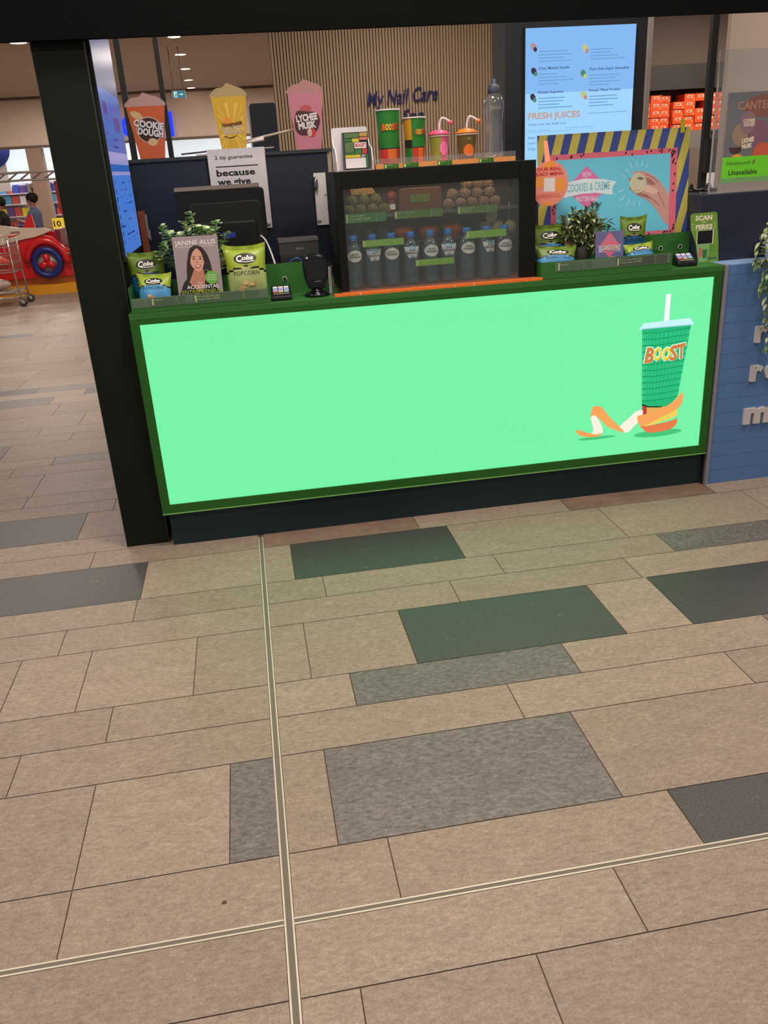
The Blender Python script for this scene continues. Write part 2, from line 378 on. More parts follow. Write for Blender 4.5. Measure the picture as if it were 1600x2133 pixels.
# downlights
dl = T('downlight', 'x', 'ceiling light', (-.72, 14.96, 3.897), group='recessed ceiling downlights')
MB().lathe([(.10, -.004), (.125, -.004), (.125, 0), (.10, 0), (.10, -.004)], (0, 0, 0), M['cream'], 24, caps=False).build('bezel', dl)
MB().lathe([(0, -.012), (.095, -.006), (.095, -.001)], (0, 0, 0), em('lamp glow', (255, 236, 214), 5.), 24, caps=False).build('lamp', dl)
dl['label'] = 'nearest and highest downlight of the row right of the dark pillar'
for i, (x, yy) in enumerate([(-.74, 16.81), (-.77, 19.16), (-.8, 21.65), (-.85, 24.1), (-.88, 26.2)]):
    dup(dl, (x, yy, 3.897), label=ORD[i+1]+' downlight from the top in the row right of the dark pillar', scale=(1.1, 1.1, 1))
dup(dl, (-3.31, 16.75, 3.897), label='lone downlight in the ceiling left of the dark pillar', scale=(1.4, 1.4, 1))
dup(dl, (-3.6, 15.6, 3.897), label='downlight cut by the left edge of the picture', scale=(1.2, 1.2, 1))
dup(dl, (10.4, 21.5, 3.897), label='upper of the two downlights just right of the menu screen', scale=(1.5, 1.5, 1))
dup(dl, (11.75, 24.3, 3.897), label='lower of the two downlights just right of the menu screen', scale=(1.6, 1.6, 1))
dup(dl, (12.0, 21.6, 3.897), label='downlight right of the thin dark post', scale=(1.6, 1.6, 1))


# ---------------------------------------------------------------- kiosk: pillar, added top beam, counter
t = T('blur_band_beam', 'black beam added along the top in place of a dark blur near the lens', 'blur_band', (0, 0, 0))  # added beam, stands in for a dark blur close to the lens
MB().box(-5, 7, 3.86, 3.955, 2.195, 2.5, M['blur_band']).build('beam', t)
MB().box(-5, 7, 3.84, 3.8595, 2.185, 2.5, M['blur_band']).build('beam_face', t)
t = T('kiosk_pillar', 'tall black square pillar at the left end of the green counter', 'pillar', (-.627, 4.3, 0))
MB().box(-.103, .102, -.395, .40, 0, 2.19, M['pillar']).box(-.103, .102, -.34, .40, 2.19, 3.0, M['pillar']).build('cladding', t, bevel=.002)
MB().box(-.103, -.1, -.398, -.395, 0, 2.18, mat('pillar edge', (52, 60, 48), .5)).box(.099, .102, -.398, -.395, 0, 2.18, mat('pillar edge', (52, 60, 48), .5)).build('edge_trim', t)

# screen on the pillar's inner side
t = T('menu_screen', 'narrow blue menu screen seen edge-on along the dark pillar', 'screen', (-.523, 3.96, 1.355))
MB().box(0, .012, 0, .70, -.02, 1.05, M['black']).build('casing', t)
sc = MB(); sb_ = em('menu blue', (70, 120, 205), .95); s2 = em('menu deep blue', (48, 98, 180), .9); s3 = em('menu pale', (150, 150, 205), .9); s4 = em('menu plum', (75, 60, 140), .8); s5 = em('menu navy', (20, 40, 100), .8)
def sq(y0, y1, z0, z1, m, k): sc.add([(.0125+k*.0006, y0, z0), (.0125+k*.0006, y1, z0), (.0125+k*.0006, y1, z1), (.0125+k*.0006, y0, z1)], [(0, 1, 2, 3)], m)
sq(.01, .69, 0, .34, sb_, 0); sq(.01, .69, .34, .68, s2, 0); sq(.01, .69, .68, 1.03, em('menu dim blue', (52, 70, 120), .8), 0)
sq(.01, .69, .335, .35, s3, 1); sq(.01, .69, .38, .43, s3, 1)
sq(.08, .2, .58, .63, s4, 1); sq(.38, .58, .52, .58, s4, 1)
rg = random.Random(3)
for k in range(40):
    a = rg.uniform(.04, .55); z = rg.choice([.04, .06, .08, .12, .14, .18, .21, .24, .27, .30, .45, .48, .5]); sq(a, a+rg.uniform(.04, .12), z, z+.006, rg.choice([s4, s5, s2]), 2)
for k in range(8): sq(.03+rg.random()*.02, .06, .05+k*.035, .07+k*.035, s5, 2)
sc.build('display', t)

# counter
ct = T('serving_counter', 'long serving counter with a glowing green front panel in a deep green frame', 'counter', (0, 0, 0))
MB().box(-.50, 2.268, 3.862, 4.6, 0, .18, M['teal']).build('kickboard', ct)
MB().box(-.515, 2.27, 3.90, 4.62, .18, 1.095, M['navy']).build('carcass', ct)
MB().box(-.5235, 2.275, 3.826, 4.64, 1.10, 1.127, M['green']).build('countertop', ct, bevel=.0015)
fr = MB(); F = M['dgreen']
fr.box(-.5235, -.484, 3.826, 3.90, .18, 1.0995, F).box(2.222, 2.262, 3.826, 3.90, .18, 1.0995, F).box(-.484, 2.222, 3.826, 3.90, 1.078, 1.0995, F).box(-.484, 2.222, 3.826, 3.90, .18, .224, F)
fr.build('panel_frame', ct)
MB().box(2.2625, 2.2695, 3.84, 3.9, 0.0, 1.0995, M['black']).build('end_gap_strip', ct)
MB().box(-.5235, 2.262, 3.8235, 3.826, .176, .181, mat('pale green edging', (130, 190, 110), .4)).build('edging', ct)
GL = em('backlit green', (116, 240, 166), 1.04)
lp = MB().box(-.484, 2.222, 3.834, 3.90, .224, 1.078, GL).build('light_panel', ct, 'backlit green panel')
Y0 = 3.8335
def pr(z): return Y0-z*.0004
A = MB(); wh = em('print white', (246, 252, 255), 1.0); lid = em('print lid', (205, 248, 250), .98); cg = em('print cup green', (40, 190, 122), .95); cg2 = em('print cup light', (66, 214, 150), .97); cdk = em('print cup dark', (24, 150, 92), .9)
A.flat([(1.982, 1.015), (2.007, 1.013), (2.007, .879), (1.979, .878)], pr(1), wh); A.build('printed_straw', lp, 'white printed straw')
A = MB(); A.flat([(1.858, .853), (1.855, .864), (1.868, .869), (1.874, .884), (2.120, .889), (2.126, .873), (2.137, .864), (2.133, .853)], pr(2), lid).rect(1.868, 2.126, .853, .858, pr(3), em('print lid edge', (150, 215, 225), .9))
A.build('printed_lid', lp, 'white printed lid')
A = MB(); L0, R0, zt, zb = 1.870, 2.124, .853, .455
def cx(t, z):
    k = (zt-z)/(zt-zb); a = L0+.024*k; b = R0-.046*k; return a+(b-a)*t
A.flat([(cx(0, zt), zt), (cx(1, zt), zt), (cx(1, .50), .50), (cx(.8, zb), zb), (cx(.4, zb-.004), zb-.004), (cx(0, .475), .475)], pr(2), cg)
for i in range(12):
    z = .835-.031*i
    A.flat([(cx(0, z), z), (cx(.3, z-.006), z-.006), (cx(1, z+.006), z+.006), (cx(1, z+.009), z+.009), (cx(.3, z-.003), z-.003), (cx(0, z+.003), z+.003)], pr(4), cdk)
    for k in range(17):
        u = (k+.5)/17; u2 = .5-.5*math.cos(u*PI)*.98
        za, zc = z-.006, z-.026
        if zc < .47: continue
        A.flat([(cx(u2, za), za), (cx(u2+.014, za), za), (cx(u2+.014, zc), zc), (cx(u2, zc), zc)], pr(3), cg2)
A.build('printed_cup', lp, 'green printed ribbed cup')
A = MB(); A.flat([(1.895, .474), (1.920, .466), (1.923, .420), (1.898, .424)], pr(2), em('print red', (200, 70, 70), .9)).flat([(1.920, .463), (2.013, .455), (2.085, .479), (2.080, .40), (1.99, .38), (1.923, .425)], pr(1), em('print amber', (238, 178, 92), .95))
A.tx = None; A.flat([(1.893, .478), (1.93, .463), (2.0, .456), (2.0, .451), (1.93, .457), (1.893, .471)], pr(4), em('print black', (12, 40, 28), .6)); A.build('printed_cup_base', lp)
A = MB(); pO = em('print peel orange', (250, 166, 92), 1.0); pD = em('print peel deep', (238, 128, 78), .95); pW = em('print pith', (255, 240, 222), 1.02); pY = em('print flesh', (244, 214, 92), .98); sh = em('print shade green', (70, 205, 125), .95)
A.ell(1.99, .315, .13, .018, pr(1), sh, 28).ell(1.66, .325, .10, .008, pr(1), sh, 24)
A.flat(smooth([(1.896, .448), (1.898, .422), (1.870, .411), (1.876, .386), (1.836, .345), (1.808, .336), (1.786, .347), (1.771, .366), (1.831, .415), (1.858, .440)], 3), pr(5), pW)
A.flat(smooth([(1.622, .446), (1.648, .443), (1.682, .390), (1.691, .354), (1.674, .338), (1.631, .350), (1.640, .369)], 3), pr(5), pW)
A.flat(smooth([(1.623, .440), (1.628, .484), (1.646, .494), (1.681, .482), (1.718, .434), (1.763, .388), (1.808, .338), (1.779, .348), (1.721, .375), (1.677, .418), (1.642, .447)], 3), pr(6), pO)
A.flat(smooth([(1.547, .369), (1.560, .378), (1.602, .361), (1.652, .345), (1.684, .348), (1.674, .335), (1.625, .333), (1.575, .345)], 3), pr(6), pO)
A.flat(smooth([(1.889, .367), (1.927, .36), (2.055, .374), (2.088, .385), (2.084, .347), (2.037, .326), (1.944, .322), (1.910, .342)], 3), pr(5), pD)
A.flat([(1.90, .40), (2.086, .455), (2.088, .40), (2.05, .385), (1.95, .362), (1.91, .36)], pr(6), pY)
A.flat(smooth([(1.871, .411), (1.888, .421), (1.986, .436), (2.067, .480), (2.103, .518), (2.113, .500), (2.106, .456), (2.072, .428), (2.003, .400), (1.926, .367), (1.889, .365)], 3), pr(7), pO)
A.build('printed_fruit_peel', lp, 'orange printed spiral of peel')
A = MB(); bW = em('logo outline', (232, 255, 244), 1.0); bO = em('logo orange', (214, 136, 66), .95); bY = em('logo yellow', (236, 228, 60), .95); bR = em('logo red', (205, 70, 56), .9)
for k, (ch, x, z, h, w_, c_, r_) in enumerate([('B', 1.889, .692, .07, .046, bO, -4), ('O', 1.938, .697, .058, .043, bY, 3), ('O', 1.982, .694, .060, .043, bY, -2), ('S', 2.022, .690, .068, .044, bO, 6), ('T', 2.066, .694, .068, .046, bO, 8)]):
    v = dict(w=w_, bold=.035, shear=.12, rot=r_)
    for dx, dz in ((-.004, 0), (.004, 0), (0, .004), (0, -.004), (.003, .003), (-.003, -.003), (-.003, .003), (.003, -.003)): A.text(ch, x+dx, z+dz, pr(5+k*.1), h, bW, **v)
    A.text(ch, x+.0015, z-.0022, pr(7), h, bR, **v); A.text(ch, x, z, pr(8), h, c_, **v)
A.build('printed_lettering', lp)

# trim and blue brick wall on the right
w = MB(); BL = mat('blue brick paint', (88, 126, 180), .55, noise=.08, scale=14, bump=.15)
w.box(2.288, 3.8, 3.8325, 4.1, 0, 1.127, mat('blue mortar', (128, 158, 196), .7))
zr = 0; r = 0
while zr < 1.12:
    h = min(.0755, 1.127-zr); x = 2.2885-(.12 if r % 2 else 0)
    while x < 3.8:
        xa, xb = max(2.2885, x), min(3.8, x+.47)
        if xb > xa+.01: w.box(xa, xb-.0002, 3.83, 3.8325, zr, zr+h-.0022, BL)
        x += .470
    zr += .0772; r += 1
t = tag(w.build('brick_clad_bar'), 'blue painted brick half wall to the right of the green counter', 'wall')
tag(MB().box(2.2715, 2.288, 3.822, 4.1, 0, 1.127, M['trim']).build('corner_trim'), 'upright grey metal trim between the green counter and blue bricks', 'trim')
LT = mat('raised white lettering', (205, 200, 200), .5)
for i, (s_, x, z, h, w_, lb) in enumerate([('r', 2.466, .745, .104, .062, 'topmost white raised letter r on the blue bricks, under the hanging leaves'), ('re', 2.463, .548, .104, .165, 'white raised letters re in the middle of the blue brick wall'), ('m', 2.452, .322, .108, .145, 'lowest white raised letter m on the blue brick wall')]):
    for j, ch in enumerate(s_):
        mb = MB().text(ch, x+j*.076, z, 3.812, h, LT, w=(w_ if len(s_) == 1 else [.066, .085][j]), bold=.045, thick=.0178)
        tag(mb.build('raised_letter'), lb if len(s_) == 1 else ['white raised letter r in the middle row, left of the letter e', 'white raised letter e cut by the right edge of the picture'][j], 'letter')

# ---------------------------------------------------------------- green upstands and trays
def card(parent, x0, x1, z0, z1, y, lines, m=None, name='price_card'):
    b = MB(); b.box(x0, x1, y, y+.0012, z0, z1, m or M['tagg']); W_ = x1-x0; H_ = z1-z0
    b.rect(x0+.004, x0+.012, z0+.003, z1-.003, y-.0004, M['tagl'])
    b.rect(x0+W_*.76, x0+W_*.765, z0, z1, y-.0004, M['tagl'])
    for i, s_ in enumerate(lines): b.text(s_, x0+.016, z1-H_*(.36+i*.34), y-.0006, H_*.22, M['tagl'])
    return b.build(name, parent)
t = T('snack_tray', 'green metal counter tray holding popcorn bags, book and plant at the left', 'tray', (0, 0, 0))
G = M['green']; b = MB()
b.box(-.508, .093, 3.832, 3.834, 1.129, 1.190, G).box(-.508, -.506, 3.834, 4.075, 1.129, 1.235, G).box(.091, .093, 3.834, 4.075, 1.129, 1.192, G).box(-.506, .091, 3.834, 4.075, 1.129, 1.1315, G).box(-.506, .091, 4.073, 4.075, 1.1315, 1.235, G)
b.build('tray_body', t)
b = MB(); ac = M['acrylic']; b.box(-.500, .088, 3.8285, 3.8305, 1.152, 1.192, ac); b.build('ticket_strip', t, 'clear ticket strip')
card(t, -.42, -.27, 1.155, 1.188, 3.8305, ['Popcorn', ''], mat('dim green card', (66, 118, 60)))
card(t, -.235, .05, 1.155, 1.188, 3.8305, ['The average adult daily', 'energy intake is 8700kJ'], mat('dim green card', (66, 118, 60)))
def upstand(name, label, x0, x1, z1, holes, y=4.08):
    t = T(name, label, 'panel', (0, 0, 0))
    MB().box(x0, x1, y, y+.003, 1.1275, z1, G).box(x0, x1, y+.003, y+.03, 1.1275, 1.130, G).build('plate', t)
    for hx, hz in holes:
        MB().lathe([(.008, 0), (.0105, 0), (.0105, -.003), (.008, -.003), (.008, 0)], (hx, y, hz), M['white'], 18, 'y', caps=False).lathe([(0, -.001), (.008, -.001)], (hx, y, hz), M['white'], 18, 'y').build('cable_grommet', t, 'white cable grommet')
    return t
upstand('counter_upstand', 'green upright panel behind the left payment terminal', .096, .372, 1.268, [(.18, 1.197)])
upstand('counter_upstand', 'green upright panel with two round cable holes below the striped poster', 1.96, 2.215, 1.27, [(2.062, 1.20), (2.166, 1.20)])
t = T('snack_tray', 'green metal counter tray of popcorn bags and a leafy plant at the right', 'tray', (0, 0, 0)); b = MB()
b.box(1.352, 2.0, 3.832, 3.834, 1.129, 1.206, G).box(1.352, 1.354, 3.834, 4.075, 1.129, 1.206, G).box(1.998, 2.0, 3.834, 4.075, 1.129, 1.206, G).box(1.354, 1.998, 3.834, 4.075, 1.129, 1.1315, G).box(1.354, 1.998, 4.073, 4.075, 1.1315, 1.21, G)
b.build('tray_body', t)
b = MB(); b.box(1.42, 1.985, 3.8285, 3.8305, 1.160, 1.203, ac); b.build('ticket_strip', t, 'clear ticket strip')
card(t, 1.43, 1.60, 1.163, 1.200, 3.8305, ['Popcorn', ''], mat('dim green card', (66, 118, 60)))
card(t, 1.72, 1.975, 1.163, 1.200, 3.8305, ['The average adult daily', 'energy intake is 8700kJ'], mat('dim green card', (66, 118, 60)))

# ---------------------------------------------------------------- popcorn bags
KB = mat('bag black', (26, 28, 22), .4); KG = mat('bag lime', (150, 172, 52), .38); KD = mat('bag olive', (104, 132, 42), .38); KBl = mat('bag blue', (84, 160, 212), .38); KBd = mat('bag deep blue', (30, 96, 140), .38)
KC = mat('bag cream green', (176, 190, 122), .42); KW = mat('bag white', (238, 238, 230), .5); KP = mat('popcorn print', (232, 196, 140), .5); KR = mat('popcorn print tan', (190, 146, 92), .5)
def bag(label, loc, w, h, topm, botm, rot=(0, 0, 0), D=.032, word=True, seed=1, group=None, split=.60):
    rng = random.Random(seed); t = T('popcorn_bag', label, 'popcorn bag', loc, rot, group)
    n, k = 18, 26; ph = rng.uniform(0, 6)
    def wv(v): return .86+.06*math.sin(v*PI)+.16*max(0, (v-.62)/.38)**1.3+.05*max(0, (.12-v)/.12)
    def dep(u, v):
        vv = min(max((v-.02)/.90, 0), 1)
        return D*max(0, 1-abs(u)**2.6)**.6*math.sin(PI*vv)**.62*(1+.10*math.sin(5*u+ph+6*v)*(.3+v*.6))+.0012
    def P(u, v, sgn):
        z = v*h+.05*h*abs(u)**2.5*max(0, (v-.6)/.4)
        return (u*w/2*wv(v), sgn*dep(u, v)+.004*math.sin(9*u+ph)*max(0, (v-.88)/.12), z)
    b = MB()
    for sgn in (-1, 1):
        for i in range(n):
            for j in range(k):
                u0, u1 = -1+2*i/n, -1+2*(i+1)/n; v0, v1 = j/k, (j+1)/k
                uc, vc = (u0+u1)/2, (v0+v1)/2; vs_ = vc+.10*uc*uc
                m_ = topm if vs_ > split+.035 else (KB if vs_ > split else botm)
                if sgn > 0: m_ = topm
                q = [P(u0, v0, sgn), P(u1, v0, sgn), P(u1, v1, sgn), P(u0, v1, sgn)]
                if sgn > 0: q = q[::-1]
                b.add(q, [(0, 1, 2, 3)], m_, True)
    b.build('pouch', t)
    def cf(a, z):
        v = z/h; u = max(-1, min(1, a/(w/2*wv(v)))); return -dep(u, v)
    def disc(b, x, z, rx, rz, y, m_):
        N_ = 20; pts = [(x, cf(x, z)+y, z)]
        for rr_ in (.5, 1):
            for q in range(N_):
                a = 2*PI*q/N_; px, pz = x+rx*rr_*math.cos(a), z+rz*rr_*math.sin(a); pts.append((px, cf(px, pz)+y, pz))
        fs = [(0, 1+q, 1+(q+1) % N_) for q in range(N_)]+[(1+q, 1+N_+q, 1+N_+(q+1) % N_, 1+(q+1) % N_) for q in range(N_)]
        b.add(pts, fs, m_)
    b = MB(); zc = h*.775
    disc(b, 0, zc, w*.27, h*.095, -.0022, KB)
    b.text('C', -w*.215, zc-h*.05, -.0036, h*.105, KW, w=w*.14, bold=.04, shear=.2, conf=cf)
    b.text('obs', -w*.085, zc-h*.03, -.0036, h*.078, KW, w=w*.28, bold=.045, shear=.2, conf=cf)
    for q in range(8): b.text('-', -w*.16+q*w*.045, zc-h*.085+abs(q-3.5)*h*.003, -.0038, h*.06, KW, w=w*.05, bold=.04, conf=cf)
    b.build('brand_logo', t, 'white script logo on a black blob')
    if word:
        b = MB(); b.text('NATURAL', 0, h*(split-.0), -.0042, h*.022, KP, w=w*.32, align='c', conf=cf)
        b.text('POPCORN', 0, h*(split-.125), -.0034, h*.075, KB, w=w*.60, align='c', conf=cf)
        b.build('pack_lettering', t); b = MB()
        for q in range(9): disc(b, rng.uniform(-.2, .16)*w, h*rng.uniform(.14, .34), w*.07, h*.035, -.0024-.0004*q, [KP, KR][q % 2])
        b.build('popcorn_picture', t)
    return t
bag('upper dark blue and green popcorn bag at the left end of the left tray', (-.434, 4.005, 1.150), .165, .215, KD, KBd, (-.06, 0, .10), seed=2)
bag('front blue and green popcorn bag leaning low in the left tray', (-.408, 3.893, 1.1335), .150, .150, KG, KBl, (-.30, .03, -.10), D=.036, seed=3, split=.66)
bag('large lime green popcorn bag right of the book', (.006, 3.925, 1.1335), .188, .235, KG, KC, (-.10, -.0, .0), D=.038, seed=4)
bag('upper green and blue popcorn bag at the left of the right tray', (1.452, 4.010, 1.150), .180, .205, KD, KBl, (-.05, 0, .05), seed=5)
bag('front green and blue popcorn bag at the left of the right tray', (1.452, 3.897, 1.1335), .200, .135, KD, KBl, (-.30, .06, -.02), D=.038, seed=6, split=.66)
bag('dark topped popcorn bag standing right of the leafy plant', (1.885, 4.022, 1.150), .130, .212, KD, KBd, (-.05, 0, -.12), seed=8, D=.026)
bag('small blue popcorn bag lying against the right end of the right tray', (1.883, 3.905, 1.1335), .150, .118, KG, KBl, (-.35, -.05, .05), D=.036, seed=9, split=.70)

# ---------------------------------------------------------------- book
t = T('paperback_book', 'grey paperback with a long haired woman on its cover in the left tray', 'book', (-.206, 3.905, 1.135), (-.12, 0.012, 0))
bw, bh = .196, .292
MB().box(-bw/2, bw/2, .001, .022, .001, bh-.001, M['cream']).build('pages', t)
CV = mat('cover mauve grey', (158, 144, 150), .4); HR = mat('printed hair', (46, 32, 32), .5); SK = mat('printed skin', (214, 160, 136), .5); SK2 = mat('printed skin shade', (186, 128, 106), .5); TP = mat('printed black top', (40, 36, 38), .5)
b = MB().box(-bw/2, bw/2, 0, .001, 0, bh, CV).box(-bw/2, bw/2, .022, .023, 0, bh, CV).box(-bw/2, -bw/2+.001, .001, .022, 0, bh, CV); b.build('cover', t)
b = MB(); yl = lambda k: -.0004*k-.0003
b.text('JANINE ALLIS', 0, bh-.036, yl(1), .019, KW, w=bw*.9, align='c', bold=.005).rect(-.08, .085, bh-.045, bh-.0435, yl(1), KW)
B0 = len(b.v)
b.flat(smooth([(-.045, .06), (-.05, .13), (-.036, .19), (-.012, .228), (.02, .226), (.046, .19), (.058, .14), (.06, .08), (.03, .05)], 4), yl(1), HR)
b.flat(smooth([(-.085, 0), (-.08, .05), (-.06, .085), (-.03, .10), (.03, .10), (.06, .08), (.075, .04), (.08, .0)], 3), yl(2), TP)
b.flat([(-.03, .105), (-.045, .075), (-.012, .035), (.012, .03), (.028, .09), (.022, .13), (-.018, .13)], yl(3), SK2)
b.flat(smooth([(-.03, .155), (-.032, .185), (-.018, .213), (.008, .216), (.028, .195), (.030, .16), (.018, .130), (.002, .118), (-.016, .13)], 4), yl(4), SK)
b.flat(smooth([(-.034, .15), (-.038, .19), (-.02, .224), (.004, .222), (-.014, .205), (-.026, .18)], 3), yl(5), HR)
b.flat(smooth([(.004, .222), (.03, .205), (.038, .16), (.034, .12), (.028, .165), (.02, .2)], 3), yl(5), HR)
for ex_ in (-.013, .015): b.ell(ex_, .174, .006, .0026, yl(6), TP, 12).rect(ex_-.007, ex_+.007, .182, .184, yl(6), HR)
b.flat([(-.001, .172), (.004, .156), (-.004, .156)], yl(6), SK2)
b.flat(smooth([(-.012, .146), (.014, .146), (.008, .136), (-.005, .135)], 3), yl(6), mat('printed lips', (170, 70, 70))).flat([(-.009, .1445), (.011, .1445), (.006, .139), (-.004, .139)], yl(7), KW)
for q in range(B0, len(b.v)):
    x_, y_, z_ = b.v[q]; b.v[q] = (x_, y_, z_+.022 if z_ > .001 else z_)
b.text('THE', .0, .088, yl(8), .009, KW, w=.022, align='c').text('ACCIDENTAL', .012, .069, yl(8), .015, KW, w=.140, align='c', bold=.015).text('ENTREPRENEUR', .006, .048, yl(8), .016, KG, w=.176, align='c', bold=.01)
b.build('cover_print', t)
b = MB(); AP = mat('apple green badge', (112, 178, 76)); b.ell(.055, .113, .029, .028, yl(9), AP, 24).flat([(.052, .139), (.03, .151), (.045, .137)], yl(9), AP)
for q in range(3): b.text('Revised edition', .055, .121-q*.009, yl(10), .004, KW, w=.036, align='c', bold=.02)
b.build('badge', t, 'green apple shaped badge')

# ---------------------------------------------------------------- plants
def leafmesh(mb, base, d, L_, w_, m_, m2=None, fold=.25, shape='lance'):
    d = Vector(d).normalized(); a = Vector((0, 0, 1)) if abs(d.z) < .9 else Vector((1, 0, 0))
    s_ = d.cross(a).normalized(); n_ = s_.cross(d); base = Vector(base)
    prof = [(0, .05), (.25, .8), (.5, 1), (.78, .62), (1, .02)] if shape == 'lance' else [(0, .1), (.15, .75), (.5, 1), (.85, .75), (1, .1)]
    vs = []
    for q, ww in prof:
        c_ = base+d*L_*q-Vector((0, 0, 1))*L_*.18*q*q
        vs += [c_-s_*w_*ww/2+n_*w_*fold*ww, c_, c_+s_*w_*ww/2+n_*w_*fold*ww]
    fs = []; n_ = len(prof)
    for i in range(n_-1): fs += [(3*i, 3*i+3, 3*i+4, 3*i+1), (3*i+1, 3*i+4, 3*i+5, 3*i+2)]
    b0 = len(mb.f); mb.add(vs, fs, m_, True)
    if m2:
        for q in range(b0, len(mb.f)):
            if (q-b0) in (0, 1, 6, 7): mb.m[q] = mb.mi(m2)
rng = random.Random(11)
t = T('potted_eucalyptus', 'artificial round leaved eucalyptus plant behind the grey book', 'plant', (-.205, 4.025, 1.132))
MB().lathe([(.028, 0), (.036, .09), (.034, .09), (.026, .004)], (0, 0, 0), M['black'], 20).build('pot', t)
E1 = mat('eucalyptus green', (140, 184, 124), .6); E2 = mat('eucalyptus pale', (206, 222, 176), .6); lv = MB(); stm = MB()
tips = [(-.135, -.02, .335), (-.10, -.03, .30), (-.03, -.02, .345), (0, -.01, .385), (.03, -.03, .32), (.075, -.03, .29), (.105, -.02, .34), (-.165, -.03, .225), (-.14, -.04, .26), (.13, -.03, .22), (.12, -.03, .17), (-.06, -.05, .30), (.06, -.05, .31), (.14, 0, .29), (-.11, -.03, .17)]
for tx, ty, tz in tips:
    pts = [(0, 0, .07), (tx*.4, ty*.5, tz*.55), (tx*.85, ty, tz*.85), (tx, ty, tz)]; sp = smooth(pts, 5, False); stm.tube(sp, .0016, E1, 5)
    for q in range(5, len(sp)):
        for sd in (-1, 1):
            a = rng.uniform(0, PI)*sd; d_ = (math.cos(a), math.sin(a)*.7-.3, rng.uniform(.1, .9)); r_ = rng.uniform(.026, .036)
            leafmesh(lv, sp[q], d_, r_, r_*1.1, rng.choice([E1, E2]), M['leafw'] if rng.random() < .6 else None, .12, 'round')
lv.build('leaves', t); stm.build('stems', t)
t = T('potted_foliage', 'bushy dark green leafy plant in a black pot in the right tray', 'plant', (1.615, 4.015, 1.132))
MB().lathe([(.038, 0), (.048, .115), (.045, .115), (.036, .004)], (0, 0, 0), mat('charcoal pot', (36, 38, 36), .7), 22).build('pot', t)
D1 = mat('foliage green', (128, 142, 92), .5); D2 = mat('foliage light', (176, 184, 134), .5); D3 = mat('foliage dark', (78, 98, 60), .5); lv = MB(); stm = MB()
for q in range(70):
    a = rng.uniform(-PI, PI); e_ = rng.uniform(.1, 1.35); R_ = rng.uniform(.10, .155)
    tx, ty, tz = R_*math.cos(a)*math.cos(e_)*1.12, R_*math.sin(a)*math.cos(e_)*.32-.012, .155+.115*math.sin(e_)*rng.uniform(.7, 1.08)-(.09 if rng.random() < .22 else 0)
    if tx > .11: tz = min(tz, .24)
    sp = smooth([(0, 0, .10), (tx*.5, ty*.5, tz*.78), (tx, ty, tz)], 4, False); stm.tube(sp, .0013, D3, 4)
    for j in range(3, len(sp)):
        for sd in (-1, 1):
            d_ = (tx*3+rng.uniform(-.6, .6), ty*3+rng.uniform(-.5, .3), rng.uniform(-.3, .7)); leafmesh(lv, sp[j], d_, rng.uniform(.030, .046), .015, rng.choice([D1, D2, D2, D3]), None, .3)
for tx, tz in ((-.05, .285), (.05, .30), (.075, .295), (.02, .285), (-.10, .25)):
    sp = smooth([(tx*.6, -.01, .18), (tx*.9, -.015, tz*.9), (tx, -.015, tz)], 4, False); stm.tube(sp, .0013, D3, 4)
    for j in range(2, len(sp)):
        for sd in (-1, 1): leafmesh(lv, sp[j], (sd*.6, -.3, .8), .03, .011, D1)
lv.build('leaves', t); stm.build('stems', t)
t = T('trailing_plant', 'trailing green ivy-like plant hanging over the blue bricks at the right edge', 'plant', (2.60, 3.93, 1.1275))
MB().lathe([(.05, 0), (.065, .12), (.06, .12), (.048, .004)], (0, 0, 0), M['white'], 22).build('pot', t)
V1 = mat('vine green', (92, 116, 62), .5); V2 = mat('vine pale', (168, 178, 132), .5); lv = MB(); stm = MB()
for q in range(12):
    x1 = -.20+q*.03; zend = [.02, -.12, -.30, -.42, -.22, -.38, -.1, -.42, -.3, -.4, -.2, -.35][q]
    sp = smooth([(0, 0, .11), (x1*.5, -.1, .20), (x1, -.165, .10), (x1+rng.uniform(-.02, .02), -.17, zend*.4), (x1+rng.uniform(.0, .03), -.168, zend)], 6, False); stm.tube(sp, .0016, V1, 5)
    for j in range(8, len(sp)):
        for sd in (-1, 1):
            d_ = (sd*rng.uniform(.4, 1), -.5, rng.uniform(-1, .3)); leafmesh(lv, sp[j], d_, rng.uniform(.03, .048), .017, rng.choice([V1, V1, D1, V2]), None, .25)
lv.build('leaves', t); stm.build('stems', t)

# ---------------------------------------------------------------- food display case
t = T('display_case', 'black framed glass display case of protein balls and water bottles', 'display case', (0, 0, 0))
X0, X1, ZA, ZB, YF, YB = .425, 1.335, 1.1275, 1.648, 3.868, 4.23
K = mat('case frame black', (14, 16, 14), .5, spec=.25)
b = MB(); b.box(X0, .459, YF, 3.90, 1.142, ZB, K).box(1.262, X1, YF, 3.90, 1.142, ZB, K).box(.459, 1.262, YF, 3.90, 1.576, ZB, K); b.build('front_frame', t, bevel=.002)
MB().box(X0, .44, 3.90, YB, 1.142, ZB, K).build('side_panel', t); MB().box(1.32, X1, 3.90, YB, 1.142, ZB, K).build('side_panel', t)
MB().box(.44, 1.32, 3.90, YB, 1.63, ZB, K).build('top_panel', t)
MB().box(.50, 1.26, 3.915, 3.935, 1.621, 1.6295, em('case lamp warm', (255, 226, 196), 9.)).build('light_strip', t, 'warm light strip')
MB().box(.44, 1.32, YB-.012, YB, 1.142, 1.63, mat('case back', (88, 72, 62), .5)).build('back_panel', t)
MB().box(X0, X1, 3.855, YB, ZA, 1.142, mat('case base', (150, 92, 66), .4)).build('base_panel', t)
b = MB(); b.box(.384, 1.36, 3.830, 3.8545, ZA+.0005, 1.1395, M['orange']); [b.box(x, x+.003, 3.8293, 3.83, ZA+.001, 1.139, M['white']) for x in (.50, .94, 1.03)]; b.build('front_rail', t, 'orange strip')
